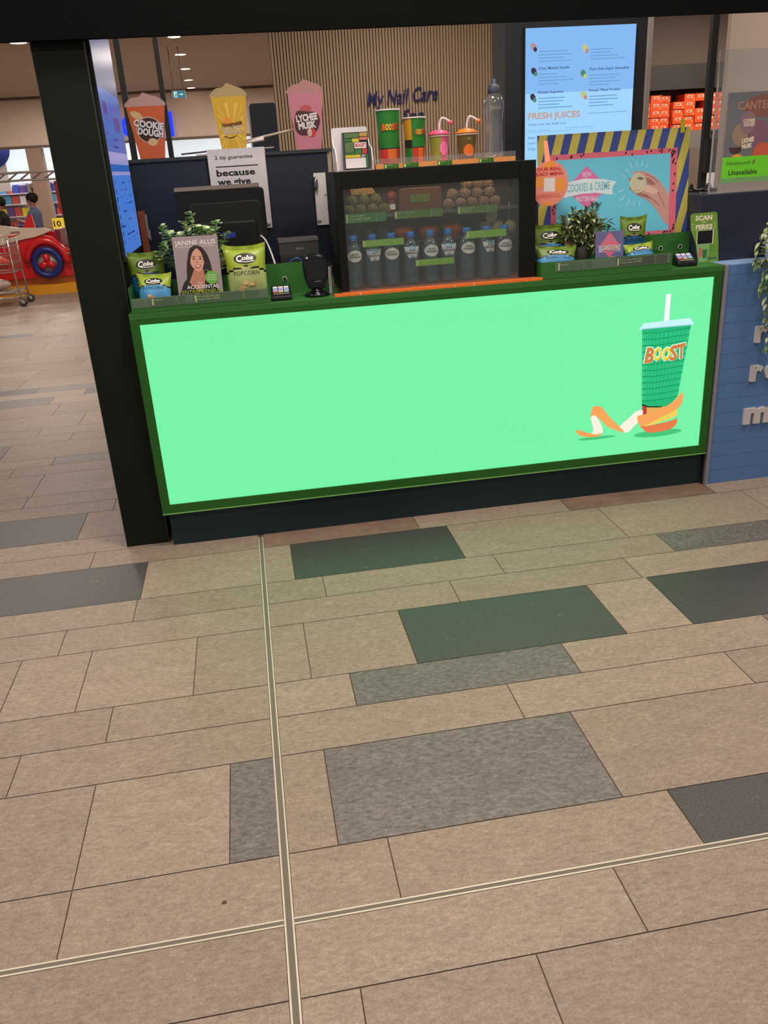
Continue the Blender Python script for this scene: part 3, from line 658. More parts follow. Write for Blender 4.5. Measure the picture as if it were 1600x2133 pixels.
MB().box(.4595, 1.2615, 3.880, 3.884, 1.142, 1.5755, mat('case glass', (235, 244, 242), .06, clear=.97, spec=.6)).build('front_pane', t)
SG = mat('shelf glass', (200, 225, 215), .1, clear=.85, spec=.5)
MB().box(.442, 1.318, 3.925, 4.2, 1.447, 1.453, SG).build('shelf', t); MB().box(.442, 1.318, 3.985, 4.2, 1.327, 1.332, SG).build('shelf', t)
b = MB()
for x, y in ((.447, 3.93), (1.31, 3.93), (.447, 4.19), (1.31, 4.19)): b.tube([(x, y, 1.142), (x, y, 1.6)], .004, M['chrome'])
b.build('shelf_post', t)
b = MB(); b.box(.442, 1.318, 3.925, 3.928, 1.4535, 1.462, M['acrylic']); b.build('shelf_lip', t)
def pcard(lab, x0, x1, z0, z1, y, lines, m_):
    t = T('price_card', lab, 'price card', ((x0+x1)/2, y, z0), group=None)
    c = card(t, -(x1-x0)/2, (x1-x0)/2, 0, z1-z0, 0, lines, m_, 'card'); return t
tm = mat('teal green card', (70, 128, 78), .5)
pcard('dull green price card at the left of the top case shelf', .468, .654, 1.432, 1.472, 3.920, ['Peanut Butter', 'Protein Ball  $4.50'], tm)
pcard('dull green price card at the middle of the top case shelf', .690, .915, 1.436, 1.470, 3.920, ['Banana Bread Slice', ''], mat('olive card', (92, 128, 62), .5))
pcard('dull green price card at the right of the top case shelf', .982, 1.170, 1.438, 1.471, 3.920, ['Salted Caramel', 'Protein Ball'], mat('olive card', (92, 128, 62), .5))
pcard('bright green price card below the brown cake balls, over the left bottles', .537, .727, 1.326, 1.355, 3.912, ['Cookies & Creme', 'Protein Ball  $4.50'], mat('lime card', (136, 190, 62), .5))
pcard('bright green price card below the white balls, over the right bottles', 1.02, 1.21, 1.330, 1.362, 3.912, ['White Chocolate', 'Protein Ball  $4.50'], mat('lime card', (136, 190, 62), .5))
pcard('bright green price card low in the middle, in front of the bottles', .776, .958, 1.226, 1.254, 3.904, ['Mt Water 600ml  3.50', ''], mat('lime card', (136, 190, 62), .5))

# protein balls
def ballkind(nm, c1, c2, r):
    m_ = mat(nm, c1, .85, noise=.35, scale=130, bump=.9); b = MB(); rg = random.Random(5); b.ball((0, 0, 0), r, m_, 18, 12, .035, rng=rg)
    for q in range(60):
        a, e_ = rg.uniform(0, 2*PI), math.acos(rg.uniform(-1, 1)); p = (r*math.sin(e_)*math.cos(a), r*math.sin(e_)*math.sin(a), r*math.cos(e_)); b.ball(p, r*.09, mat(nm+' crumb', c2, .8), 5, 3)
    return b
used = {}
def place(kind, mb, locs, labs, cat, group, name):
    me = None
    for (x, y, z), lb in zip(locs, labs):
        if me is None: o = mb.build(name, loc=(x, y, z)); me = o.data
        else: o = bpy.data.objects.new(name, me); C.objects.link(o); o.location = (x, y, z)
        o.rotation_euler = (random.random()*6, random.random()*6, random.random()*6)
        tag(o, lb, cat, group)
r = .0262; zs = 1.4535
P1 = [(x, 3.965, zs+r) for x in (.953, 1.008, 1.064, 1.118, 1.172)]+[(x, 4.012, zs+r) for x in (.965, 1.02, 1.075, 1.13)]
Lb = ['%s brown ball from left, front bottom row of the right pile' % ORD[i] for i in range(5)]+['%s brown ball from left, hidden behind the bottom row, right pile' % ORD[i] for i in range(4)]
P1 += [(x, 3.988, zs+r+.0405) for x in (.978, 1.034, 1.095, 1.153)]; Lb += ['%s brown ball from left, middle row of the right pile' % ORD[i] for i in range(4)]
P1 += [(x, 4.0, zs+r+.081) for x in (1.048, 1.096, 1.146)]; Lb += [a+' brown ball on the very top of the right pile, top shelf' for a in ('left', 'middle', 'right')]
# bottom row order by x is kept, nudge so neighbours only touch
place('a', ballkind('cocoa crumb', (138, 108, 90), (192, 164, 144), r), P1, Lb, 'protein ball', 'brown crumbed balls piled at the right of the top shelf', 'protein_ball')
P2 = [(x, 3.965, zs+r) for x in (.493, .547, .601, .655)]+[(x, 4.012, zs+r) for x in (.50, .555, .612)]
Lb = ['%s green crumbed ball from left, front bottom row of the left pile' % ORD[i] for i in range(4)]+['%s green crumbed ball from left, behind the bottom row, left pile' % ORD[i] for i in range(3)]
P2 += [(x, 3.988, zs+r+.041) for x in (.513, .566, .620)]; Lb += ['%s green crumbed ball from left, middle row of the left pile' % ORD[i] for i in range(3)]
place('b', ballkind('pistachio crumb', (104, 106, 66), (176, 150, 92), r), P2, Lb, 'protein ball', 'green crumbed balls piled at the left of the top shelf', 'protein_ball')
b = MB(); cm = mat('seeded crumb', (186, 150, 96), .85, noise=.5, scale=140, bump=1.); b.prism(smooth([(-.052, -.02), (-.05, .016), (-.03, .024), (.028, .022), (.045, .004), (.053, -.02)], 2), -.022, .022, cm)
tag(b.build('seed_slice', loc=(.562, 4.0, zs+r+.041+r+.0195), bevel=.004), 'golden seeded crumb slab lying on top of the left pile of balls', 'slice')
P3 = [(1.15, 4.05, 1.3325+.029), (1.21, 4.05, 1.3325+.029), (1.095, 4.05, 1.3325+.029), (1.265, 4.03, 1.3325+.029)]
P3[3] = (1.268, 4.03, 1.3615)
place('c', ballkind('white coconut', (206, 196, 150), (228, 220, 190), .029), [(1.15, 4.05, 1.3615), (1.21, 4.05, 1.3615), (1.178, 4.045, 1.411), (1.262, 4.015, 1.3615)],
      ['left pale cream ball on the middle shelf', 'middle pale cream ball on the middle shelf, under the stacked one', 'pale cream ball stacked on two others, middle shelf', 'rightmost pale cream ball on the middle shelf'], 'protein ball', 'cream balls at the right of the middle shelf', 'protein_ball')
place('d', ballkind('olive cake', (84, 92, 80), (120, 124, 104), .031), [(.527, 4.06, 1.3635), (.591, 4.06, 1.3635), (.655, 4.05, 1.3635)],
      ['leftmost dull olive ball on the middle shelf', 'second dull olive ball from the left on the middle shelf', 'third dull olive ball from the left on the middle shelf'], 'protein ball', 'olive balls at the left of the middle shelf', 'protein_ball')
b = MB(); oc = mat('carrot crumb', (204, 98, 40), .85, noise=.3, scale=90, bump=.9); b.lathe([(0, 0), (.038, 0), (.046, .03), (.052, .036), (.048, .05), (.03, .058), (0, .06)], (0, 0, 0), oc, 24)
me = None
for i, x in enumerate((.755, .873, .985)):
    o = b.build('crumb_muffin', loc=(x, 4.055, 1.3325)) if me is None else bpy.data.objects.new('crumb_muffin', me)
    if me is None: me = o.data
    else: C.objects.link(o); o.location = (x, 4.055, 1.3325)
    tag(o, ['leftmost', 'middle', 'rightmost'][i]+' orange crumb topped muffin on the middle shelf', 'muffin', 'orange muffins on the middle shelf')
t = T('slice_packet', 'brown wrapped slice packet with a green label in the middle of the top shelf', 'packet', (.828, 4.02, 1.4535))
MB().rbox(-.10, .10, -.03, .03, 0, .108, .014, mat('brown wrap', (104, 66, 48), .35)).build('wrapper', t, bevel=.004)
MB().box(-.05, .045, -.0325, -.0305, .045, .078, mat('green packet label', (98, 122, 44), .5)).build('label', t)
t = T('sauce_pot', 'small red pot with a white label left of the brown packet, top shelf', 'jar', (.700, 4.03, 1.4535))
MB().lathe([(.018, 0), (.021, .05), (.019, .06), (.0195, .065)], (0, 0, 0), mat('sauce red', (122, 58, 48), .4), 18).build('jar', t)
MB().lathe([(.022, .0655), (.024, .07), (.021, .09), (.006, .1), (0, .1)], (0, 0, 0), mat('red lid', (150, 62, 54), .5), 18).build('lid', t)
MB().box(-.013, .013, -.0235, -.0215, .02, .044, M['white']).build('label', t)

# water bottles
bt = T('water_bottle', 'x', 'water bottle', (.5, 3.97, 1.1425), group='blue capped water bottles lined up in the display case')
cp = mat('bottle plastic blue', (170, 215, 235), .08, clear=.88, spec=.7); cap = mat('blue cap', (40, 120, 205), .4)
prof = [(0, .004), (.022, 0), (.031, .006), (.033, .02), (.030, .035), (.033, .05), (.030, .075), (.0295, .085), (.033, .10), (.033, .125), (.0335, .15), (.031, .172), (.022, .19), (.014, .202), (.0135, .214)]
MB().lathe(prof, (0, 0, 0), cp, 28, caps=False).build('bottle_body', bt)
MB().lathe([(.0155, .208), (.0165, .211), (.0165, .231), (.015, .234), (0, .234)], (0, 0, 0), cap, 24).build('cap', bt)
def cyl(R_): return lambda a, z: -math.sqrt(max(1e-6, R_*R_-a*a))
def wrap(b, pts, R_, y, m_):
    cx_ = sum(p[0] for p in pts)/len(pts); cz_ = sum(p[1] for p in pts)/len(pts); n = len(pts); c_ = cyl(R_); vs = [(cx_, c_(cx_, 0)+y, cz_)]
    for f_ in (.35, .7, 1): vs += [((p[0]-cx_)*f_+cx_, c_((p[0]-cx_)*f_+cx_, 0)+y, (p[1]-cz_)*f_+cz_) for p in pts]
    fs = [(0, 1+q, 1+(q+1) % n) for q in range(n)]+[(1+r_*n+q, 1+(r_+1)*n+q, 1+(r_+1)*n+(q+1) % n, 1+r_*n+(q+1) % n) for r_ in range(2) for q in range(n)]
    b.add(vs, fs, m_)
def label(oval):
    b = MB(); o = [(.029*math.cos(PI*q/10), .140+.021*math.sin(PI*q/10)) for q in range(20)] if oval else [(-.0295, .170), (.0295, .170), (.0275, .150), (.015, .120), (-.015, .120), (-.0275, .150)]
    o = o if not oval else [(.0285*math.cos(2*PI*q/20), .146+.026*math.sin(2*PI*q/20)) for q in range(20)]
    wrap(b, o, .0336, -.0006, M['white'])
    b.text('MOUNT', 0, .1505, -.0016, .0075, M['ink'], w=.026, align='c', bold=.02, conf=cyl(.0336)); b.text('FRANKLIN', 0, .139, -.0016, .0085, M['ink'], w=.042, align='c', bold=.02, conf=cyl(.0336))
    return b
lo = label(True).build('label', bt); lt = label(False); ltm = None
xs = [.50, .587, .675, .765, .858, .943, 1.032, 1.125, 1.213]
bt.scale = (1.17, 1.17, 1.0)
bt.location = (xs[0], 3.955, 1.1425); bt['label'] = 'first water bottle from the left in the display case'
for i in range(1, 9):
    n = dup(bt, (xs[i], 3.955, 1.1425), label=ORD[i]+' water bottle from the left in the display case')
    if i % 2:
        for ch in n.children:
            if ch.name.startswith('label'):
                if ltm is None: q = lt.build('tmp'); ltm = q.data; bpy.data.objects.remove(q)
                ch.data = ltm
    n.rotation_euler.z = [0, .1, -.1, .05, 0, -.08, .06, .35, -.05][i]

# ---------------------------------------------------------------- on top of the case
TZ = 1.6485
t = T('card_holder', 'white and clear holder with a patterned gift card box on the case, leftmost', 'card holder', (.528, 3.96, TZ))
MB().rbox(-.085, .075, .055, .058, 0, .178, .012, M['white']).build('back_plate', t)
b = MB()
for x in (-.083, .076):
    pts = [(3.9-3.96, 0)]; b.add([(x, -.055, 0), (x, .054, 0), (x, .054, .13), (x, .02, .10), (x, -.03, .09), (x, -.055, .04), (x+.004, -.055, 0), (x+.004, .054, 0), (x+.004, .054, .13), (x+.004, .02, .10), (x+.004, -.03, .09), (x+.004, -.055, .04)], [(0, 5, 4, 3, 2, 1), (6, 7, 8, 9, 10, 11), (0, 6, 11, 5), (5, 11, 10, 4), (4, 10, 9, 3), (3, 9, 8, 2), (2, 8, 7, 1), (1, 7, 6, 0)], M['white'])
b.build('side_cheek', t)
MB().box(-.078, .075, -.05, .054, 0, .004, M['silver']).build('base', t)
t = T('gift_box', 'small box with coloured blocks and a red logo standing in the white holder', 'box', (.541, 3.935, TZ+.0045))
bx0 = MB().box(-.056, .052, 0, .06, 0, .150, mat('box blue edge', (70, 96, 140), .5)); bx0.build('carton', t)
b = MB(); cc = [mat('block moss', (92, 120, 76)), mat('block green', (60, 120, 66)), mat('block tan', (190, 150, 84)), mat('block yellow', (206, 190, 60)), mat('block pink', (206, 120, 110)), M['white'], M['ink'], mat('block red', (196, 62, 56))]
b.rect(-.056, .052, 0, .15, -.0004, cc[6])
for x0, x1, z0, z1, k in [(-.052, .012, .128, .147, 0), (.015, .049, .132, .147, 2), (-.052, -.02, .114, .125, 1), (-.018, .012, .110, .125, 3), (.015, .049, .118, .129, 4), (-.052, -.012, .07, .111, 0), (-.009, .043, .085, .108, 5), (-.052, -.01, .062, .068, 1), (-.008, .022, .062, .082, 1), (.025, .045, .062, .083, 7), (-.052, .015, .048, .06, 3), (.018, .036, .048, .06, 5), (-.052, .038, .006, .046, 5), (.040, .049, .006, .06, 1)]: b.rect(x0, x1, z0, z1, -.0008, cc[k])
b.text('BOOST', .017, .091, -.0013, .013, cc[7], w=.044, align='c', bold=.04)
for q in range(3): b.add([(.020+q*.006, -.0012, .048), (.023+q*.006, -.0012, .048), (.020+q*.006, -.0012, .06), (.017+q*.006, -.0012, .06)], [(0, 1, 2, 3)], cc[6])
b.build('box_print', t)
t = T('cup_riser', 'orange display tray with green name cards on top of the case', 'tray', (0, 0, 0)); OT = mat('riser orange', (226, 150, 88), .5)
MB().box(.622, 1.262, 3.94, 4.08, TZ, 1.668, OT).build('tray_body', t)
MB().box(.622, 1.262, 3.9405, 3.9435, 1.6685, 1.690, M['acrylic']).build('clear_lip', t)
for x0, x1, s_ in ((.658, .725, 'Large Cup'), (.745, .815, 'Medium'), (.90, .968, 'Kids Cup'), (1.09, 1.16, 'Hot Bottle')): card(t, x0, x1, 1.6485, 1.6675, 3.9385, [s_, ''], mat('deep green card', (54, 110, 44), .5))
CG = mat('cup green', (44, 124, 50), .45); CO = mat('cup orange', (222, 112, 44), .45); CR = mat('cup red', (196, 60, 50), .45); CA = mat('cup amber', (206, 146, 40), .45)
def cupmesh(name, t, R0, R1, h, bands):
    """bands: list of (z0,z1,[(a0,a1,mat)...]) in fractions; angles in turns, front is 0.5"""
    b = MB(); seg = 40
    for z0, z1, ar in bands:
        for k in range(seg):
            a = (k+.5)/seg; m_ = ar[-1][2]
            for a0, a1, mm in ar:
                if a0 <= a < a1: m_ = mm; break
            q = []
            for zz, kk in ((z0, k), (z0, k+1), (z1, k+1), (z1, k)):
                an = 2*PI*kk/seg+PI/2; R_ = R0+(R1-R0)*zz; q.append((R_*math.cos(an), R_*math.sin(an), h*zz))
            b.add(q, [(0, 1, 2, 3)], m_, True)
    b.lathe([(0, .001), (R0, 0)], (0, 0, 0), M['white'], 40, caps=False)
    b.lathe([(R1, h), (R1+.003, h+.002), (R1+.003, h+.006), (R1-.002, h+.006), (R1-.010, h*.55)], (0, 0, 0), M['white'], 40, caps=False)
    return b.build(name, t)
def clogo(t, x, z, w_, R_, h_=.024):
    b = MB(); c_ = cyl(R_); Wl = mat('logo halo', (205, 190, 120), .5)
    for i, (ch, m_) in enumerate(zip('BOOST', [CO, mat('logo yel', (214, 200, 60), .5), mat('logo yel', (214, 200, 60), .5), CO, CR])):
        xx = x-w_/2+i*w_/5
        b.text(ch, xx, z, -.0022, h_, m_, w=w_/5.3, bold=.05, shear=.1, conf=c_)
    wrap(b, [(x-w_*.54, z-.004), (x+w_*.54, z-.001), (x+w_*.54, z+h_+.006), (x-w_*.54, z+h_+.002)], R_, -.0012, mat('logo brown back', (120, 70, 40), .5))
    b.build('logo', t)
t = T('large_cup', 'tall green smoothie cup with a white rim, taller of the two green cups', 'cup', (.694, 3.985, 1.6685))
G1 = [(0, 2, CG)]
cupmesh('cup_wall', t, .041, .052, .212, [(0, .28, [(.40, .46, CR), (.46, .60, CO), (0, 2, CR)]), (.28, .30, [(0, 2, M['ink'])]), (.30, 1, G1)]); clogo(t, .0, .135, .068, .0495)
t = T('medium_cup', 'shorter green smoothie cup with amber and black blocks, right of the taller one', 'cup', (.812, 3.99, 1.6685))
cupmesh('cup_wall', t, .040, .050, .176, [(0, .33, [(0, .42, CG), (.42, .52, CR), (.52, .525, M['ink']), (.525, .62, CO), (0, 2, CR)]), (.33, .35, [(0, 2, M['ink'])]), (.35, .52, [(0, .42, mat('block black', (40, 40, 34))), (0, 2, CG)]), (.52, 1, [(0, .42, CA), (.42, .43, M['ink']), (0, 2, CG)])]); clogo(t, .016, .112, .042, .0475, .02)
for nm, lb, x, body, lidc, dec in (('kids_cup', 'short cup with a pink lid and curved straw on the case', .925, mat('yellow green plastic', (150, 150, 60), .4), mat('pink lid', (236, 84, 122), .35), 'pink'),
                                   ('kids_cup', 'short cup with an orange lid and curved straw on the case', 1.052, mat('brown green plastic', (104, 84, 48), .4), mat('orange lid', (244, 128, 46), .35), 'orange')):
    t = T(nm, lb, 'cup', (x, 4.0, 1.6685)); ink_ = dec == 'pink'
    cupmesh('cup_wall', t, .037, .045, .098, [(0, 1, [(.50, .64, mat('pink wrap', (220, 90, 130), .4)), (0, 2, body)] if ink_ else [(0, 2, body)])])
    MB().lathe([(.046, .1045), (.050, .106), (.050, .112), (.036, .116), (.034, .122), (.012, .126), (0, .126)], (0, 0, 0), lidc, 36).build('lid', t)
    sp = smooth([(.002, 0, .126), (.004, 0, .15), (.014, -.002, .172), (.032, -.004, .168), (.05, -.006, .156)], 5, False)
    MB().tube(sp, .0055, mat('milky straw', (214, 206, 214), .3), 10).build('straw', t)
    MB().lathe([(0, -.006), (.009, -.005), (.009, .008), (0, .009)], (.053, -.006, .154), lidc, 14, 'x').build('straw_cap', t)
    b = MB()
    if not ink_:
        wrap(b, [(.024*math.cos(2*PI*q/20), .035+.026*math.sin(2*PI*q/20)) for q in range(20)], .041, -.0015, CO); st_ = [(.011*(1 if q % 2 == 0 else .45)*math.sin(PI*q/5), .082+.011*(1 if q % 2 == 0 else .45)*math.cos(PI*q/5)) for q in range(10)]
        wrap(b, st_, .044, -.0012, mat('star green', (110, 130, 60), .5))
    else: wrap(b, [(.012+.020*math.cos(2*PI*q/16), .05+.030*math.sin(2*PI*q/16)) for q in range(16)], .042, -.0014, mat('pink flower', (240, 120, 170), .5))
    b.build('decoration', t)
t = T('clear_drink_bottle', 'tall clear see-through drink bottle at the right end of the case', 'bottle', (1.178, 4.0, 1.6685)); gb = mat('clear bottle plastic', (225, 232, 240), .05, clear=.90, spec=.9)
MB().lathe([(0, .003), (.036, 0), (.042, .01), (.040, .05), (.036, .10), (.036, .13), (.041, .17), (.045, .20), (.045, .225), (.038, .25), (.024, .262)], (0, 0, 0), gb, 32, caps=False).build('bottle_body', t)
MB().lathe([(.026, .259), (.027, .29), (.022, .295), (.012, .30), (.012, .318), (0, .32)], (0, 0, 0), mat('steel blue lid', (88, 98, 116), .4), 24).build('lid', t)
b = MB(); b.text('boost', 0, .195, -.001, .018, M['silver'], w=.05, align='c', conf=cyl(.0455)); b.build('logo', t)

# ---------------------------------------------------------------- things on the counter
def terminal(lab, loc, rot, s=1):
    t = T('payment_terminal', lab, 'payment terminal', loc, rot)
    b = MB(); b.add([(-.047, -.04, 0), (.047, -.04, 0), (.047, .05, 0), (-.047, .05, 0), (-.047, -.04, .018), (.047, -.04, .018), (.044, .045, .058), (-.044, .045, .058)], [(0, 3, 2, 1), (4, 5, 6, 7), (0, 1, 5, 4), (1, 2, 6, 5), (2, 3, 7, 6), (3, 0, 4, 7)], M['dark']); b.build('casing', t, bevel=.005)
    ang = math.atan2(.04, .085); sl = lambda y_: .018+(y_+.04)*.04/.085+.0008
    b = MB()
    def q(x0, x1, y0, y1, m_, k=0): b.add([(x0, y0, sl(y0)+k*.0005), (x1, y0, sl(y0)+k*.0005), (x1, y1, sl(y1)+k*.0005), (x0, y1, sl(y1)+k*.0005)], [(0, 1, 2, 3)], m_)
    stk = [mat('card sticker lilac', (176, 182, 220), .4), mat('card sticker blue', (96, 110, 190), .4), mat('card sticker red', (200, 90, 90), .4), mat('card sticker gold', (220, 180, 110), .4), mat('card sticker green', (110, 180, 150), .4)]
    for i in range(3):
        x = -.036+i*.025; q(x, x+.021, .024, .034, M['white']); q(x, x+.021, .0, .022, stk[0]); q(x+.002, x+.019, .008, .013, stk[1], 1); q(x, x+.021, -.010, -.001, stk[2+i])
    q(-.036, .036, -.022, -.017, M['silver']); b.build('card_stickers', t)
    return t
terminal('black payment terminal with card stickers left of the scanner', (.150, 3.905, 1.1275), (0, 0, -.02))
terminal('black payment terminal with card stickers left of the perks stand', (2.115, 3.925, 1.1275), (0, 0, -.10))
tag(MB().tube(smooth([(.165, 3.952, 1.17), (.178, 3.98, 1.20), (.182, 4.03, 1.206), (.180, 4.078, 1.199)], 5, False), .003, M['dark']).build('terminal_cable'), 'black cable rising from the left payment terminal into the panel hole', 'cable')
t = T('barcode_scanner', 'glossy black upright barcode scanner left of the display case', 'scanner', (.315, 3.93, 1.1275)); GB = mat('gloss black', (14, 16, 22), .18, spec=.6)
MB().lathe([(0, 0), (.055, 0), (.058, .008), (.05, .016), (.03, .022), (.024, .03), (.028, .045)], (0, .0, 0), GB, 30).build('foot', t)
b = MB(); outl = smooth([(-.03, .035), (-.047, .06), (-.056, .11), (-.055, .155), (-.035, .18), (.0, .186), (.035, .18), (.055, .155), (.056, .11), (.047, .06), (.03, .035)], 3)
b.prism(outl, -.03, .02, GB); b.build('scanner_head', t, bevel=.009)
b = MB(); b.rbox(-.035, .035, -.0315, -.0305, .075, .165, .012, mat('scanner window', (8, 9, 14), .08, spec=.8)); b.text('zebra', .006, .066, -.0318, .006, M['silver'], w=.03, align='c'); b.build('scan_window', t)
t = T('leaflet_holder', 'clear holder with a grey leaflet between scanner and display case', 'holder', (.381, 4.06, 1.1275))
b = MB(); b.box(-.012, .010, -.14, .0, 0, .002, M['acrylic']).box(-.012, -.0105, -.14, .0, .002, .08, M['acrylic']).box(.0085, .010, -.14, .0, .002, .13, M['acrylic']); b.build('clear_body', t)
MB().box(-.008, .006, -.12, -.02, .003, .115, mat('leaflet grey', (150, 150, 146), .5)).build('leaflet', t)

t = T('register_monitor', 'large black cash register monitor seen from behind, above the grey book', 'monitor', (-.078, 4.33, 1.1275), (-.0, 0, .02)); RB = mat('monitor black', (22, 24, 24), .35, spec=.45)
b = MB(); b.rbox(-.21, .21, -.012, .02, .20, .475, .018, RB); b.build('display_housing', t, bevel=.005)
MB().box(-.208, .190, -.014, .022, .4755, .493, mat('brushed beige top', (186, 170, 160), .4, .3)).build('top_strip', t, 'brushed metal top strip')
b = MB(); b.rbox(-.16, .19, -.045, -.012, .13, .42, .03, mat('monitor rear black', (32, 33, 32), .45)).rbox(-.13, .16, -.06, -.045, .13, .33, .02, RB); b.build('rear_housing', t, bevel=.006)
b = MB(); b.rect(-.02, .14, .235, .30, -.0604, M['dark']).rect(-.012, .052, .258, .282, -.0608, mat('blue sticker', (44, 66, 170), .4)); b.build('sticker', t, 'blue sticker')
b = MB(); b.box(-.06, .06, -.03, .02, .01, .2, RB).rbox(-.11, .11, -.11, .09, 0, .011, .004, RB); b.build('stand', t)
t = T('receipt_printer', 'grey receipt printer standing behind the green upright panel', 'printer', (.278, 4.40, 1.1275)); PG = mat('printer charcoal', (72, 72, 72), .4)
b = MB(); b.box(-.10, .095, -.07, .08, .0, .15, mat('printer low', (50, 51, 52), .4)); b.build('lower_body', t, bevel=.005)
b = MB(); b.box(-.10, .095, -.072, .08, .1505, .212, PG); b.text('EPSON', 0, .175, -.0724, .009, M['silver'], w=.036, align='c', bold=.02); b.build('cover', t)
MB().box(-.102, .097, -.076, .08, .2125, .226, mat('printer lid grey', (120, 118, 116), .35, .2)).build('lid', t)
tag(MB().tube(smooth([(.085, 4.30, 1.39), (.115, 4.27, 1.36), (.138, 4.24, 1.29), (.155, 4.2, 1.20), (.16, 4.2, 1.131)], 5, False), .0042, M['white']).build('power_cable'), 'white cable curving down between the monitor and printer', 'cable')
tag(MB().tube(smooth([(.205, 4.2, 1.131), (.212, 4.19, 1.24), (.235, 4.18, 1.272), (.262, 4.18, 1.273), (.275, 4.19, 1.24), (.28, 4.20, 1.131)], 5, False), .004, mat('blue cable', (52, 96, 168), .4)).build('network_cable'), 'blue cable loop just above the green upright panel, in front of the printer', 'cable')
t = T('orange_post', 'thin orange brown upright post between the blue screen and navy wall', 'post', (-.495, 4.72, 0)); MB().box(-.017, .017, -.015, .015, 0, 1.515, mat('orange brown wood', (176, 92, 52), .5)).build('post_body', t, bevel=.002)
b = MB(); b.box(.018, .026, -.01, .005, 1.38, 1.50, M['silver']).box(.026, .032, -.01, .005, 1.37, 1.42, M['silver']); b.build('clip', t)

# scan for perks stand
t = T('perks_stand', 'green Scan for Perks card stand with a black screen at the right end', 'sign', (2.245, 3.985, 1.1275), (-.06, 0, 0)); SG_ = mat('perks green', (112, 158, 62), .45); SL = mat('perks pale green', (134, 190, 120), .45); SC_ = mat('perks cream', (236, 226, 196), .5)
out = [(-.026, .0), (.080, .0), (.076, .08), (.060, .225), (.050, .234), (-.068, .232), (-.078, .222), (-.074, .16), (-.044, .09)]
MB().prism(out, 0, .004, SG_).build('card', t)
b = MB(); b.flat([(-.026, .001), (.02, .001), (.03, .09), (-.042, .09)], -.0004, SL)
b.text('SCAN', -.010, .199, -.001, .021, SC_, w=.088, align='c', bold=.05).text('FOR', -.008, .1855, -.001, .007, SC_, w=.018, align='c', bold=.03).text('PERKS', -.006, .157, -.001, .021, SC_, w=.088, align='c', bold=.05)
for sx_ in (-1, 1):
    for q in (-1, 0, 1): b.add([(-.008+sx_*.054, -.001, .169+q*.010), (-.008+sx_*.054, -.001, .172+q*.010), (-.008+sx_*.063, -.001, .172+q*.014), (-.008+sx_*.063, -.001, .169+q*.014)], [(0, 1, 2, 3) if sx_ > 0 else (3, 2, 1, 0)], SC_)
b.build('printed_words', t)
b = MB(); b.rect(-.042, .046, .086, .152, -.0008, SC_).rect(-.038, .041, .088, .150, -.0012, M['dark']); b.build('black_window', t)
b = MB(); b.flat([(-.03, .02), (-.012, .03), (-.012, .07), (-.026, .074)], -.0009, mat('perks pink', (206, 110, 104), .5)).flat([(-.006, .02), (.016, .02), (.018, .062), (-.008, .06)], -.0009, mat('perks dark green', (66, 120, 70), .5)).ell(.046, .064, .012, .015, -.0008, mat('perks olive', (84, 128, 50), .5)).ell(.046, .064, .009, .012, -.0011, SG_).rect(.02, .07, .012, .022, -.0009, mat('perks dark green', (66, 120, 70), .5)); b.build('printed_pictures', t)
MB().box(-.03, .07, .0045, .012, 0, .003, SG_).build('foot', t)

# canteen card
t = T('canteen_card', 'purple card with pink diamond and cookies standing in front of the leafy plant', 'sign', (1.693, 3.85, 1.1335), (-.05, 0, 0)); PU = mat('card purple', (112, 112, 158), .45); PK = mat('card pink', (226, 116, 140), .5); PL = mat('card ribbon', (170, 180, 222), .5)
MB().box(-.069, .069, 0, .002, 0.0, .187, PU).build('card', t)
b = MB(); b.flat([(0, .183), (.048, .125), (0, .068), (-.048, .125)], -.0004, PK).flat([(-.058, .128), (-.04, .122), (0, .128), (.04, .122), (.058, .128), (.052, .112), (.056, .094), (.035, .094), (0, .100), (-.035, .094), (-.056, .094), (-.052, .112)], -.0008, PL)
b.text('NOW FOR THE', 0, .145, -.001, .008, PL, w=.052, align='c', bold=.02).text('CANTEEN', 0, .101, -.0014, .021, CR, w=.080, align='c', bold=.05).text('CANTEEN', -.001, .103, -.0018, .021, SC_, w=.080, align='c', bold=.01); b.build('printed_banner', t)
b = MB(); CK = mat('cookie tan', (226, 190, 140), .6); b.ell(-.012, .044, .030, .024, -.0006, CK).ell(.018, .048, .026, .026, -.001, CK)
for q in range(10): b.ell(-.03+q*.0075, .035+((q*7) % 5)*.007, .0015, .0015, -.0014, KB, 8)
b.build('printed_cookies', t)

# ---------------------------------------------------------------- striped poster
t = T('striped_poster', 'large landscape poster with blue and yellow stripes, pink border and hand holding a ball', 'poster', (1.835, 4.115, 1.1275), (-.085, 0, 0))
pw0, pw1, ph0, ph1 = -.392, .385, .02, .625
SY = mat('stripe yellow', (206, 196, 92), .5); SB = mat('stripe blue', (62, 82, 156), .5); PP = mat('border pink', (226, 112, 134), .5); PA = mat('poster aqua', (112, 208, 238), .45); PD = mat('poster white', (222, 240, 246), .5); PM = mat('poster magenta', (222, 120, 178), .5)
MB().box(pw0, pw1, .002, .006, ph0, ph1, M['white']).build('backing_board', t)
def clipx(p, x, keep):
    o = []
    for i in range(len(p)):
        a, c_ = p[i], p[(i+1) % len(p)]; ia, ic = keep(a[0]-x), keep(c_[0]-x)
        if ia: o.append(a)
        if ia != ic: u = (x-a[0])/(c_[0]-a[0]); o.append((x, a[1]+(c_[1]-a[1])*u))
    return o
b = MB(); b.rect(pw0, pw1, ph0, ph1, .0015, SY); x = pw0-.2; sl = .17
while x < pw1:
    p = [(x, ph0), (x+.041, ph0), (x+.041+sl, ph1), (x+sl, ph1)]
    p = clipx(p, pw0, lambda d: d >= 0); p = clipx(p, pw1, lambda d: d <= 0) if p else p
    if len(p) > 2: b.flat(p, .001, SB)
    x += .083
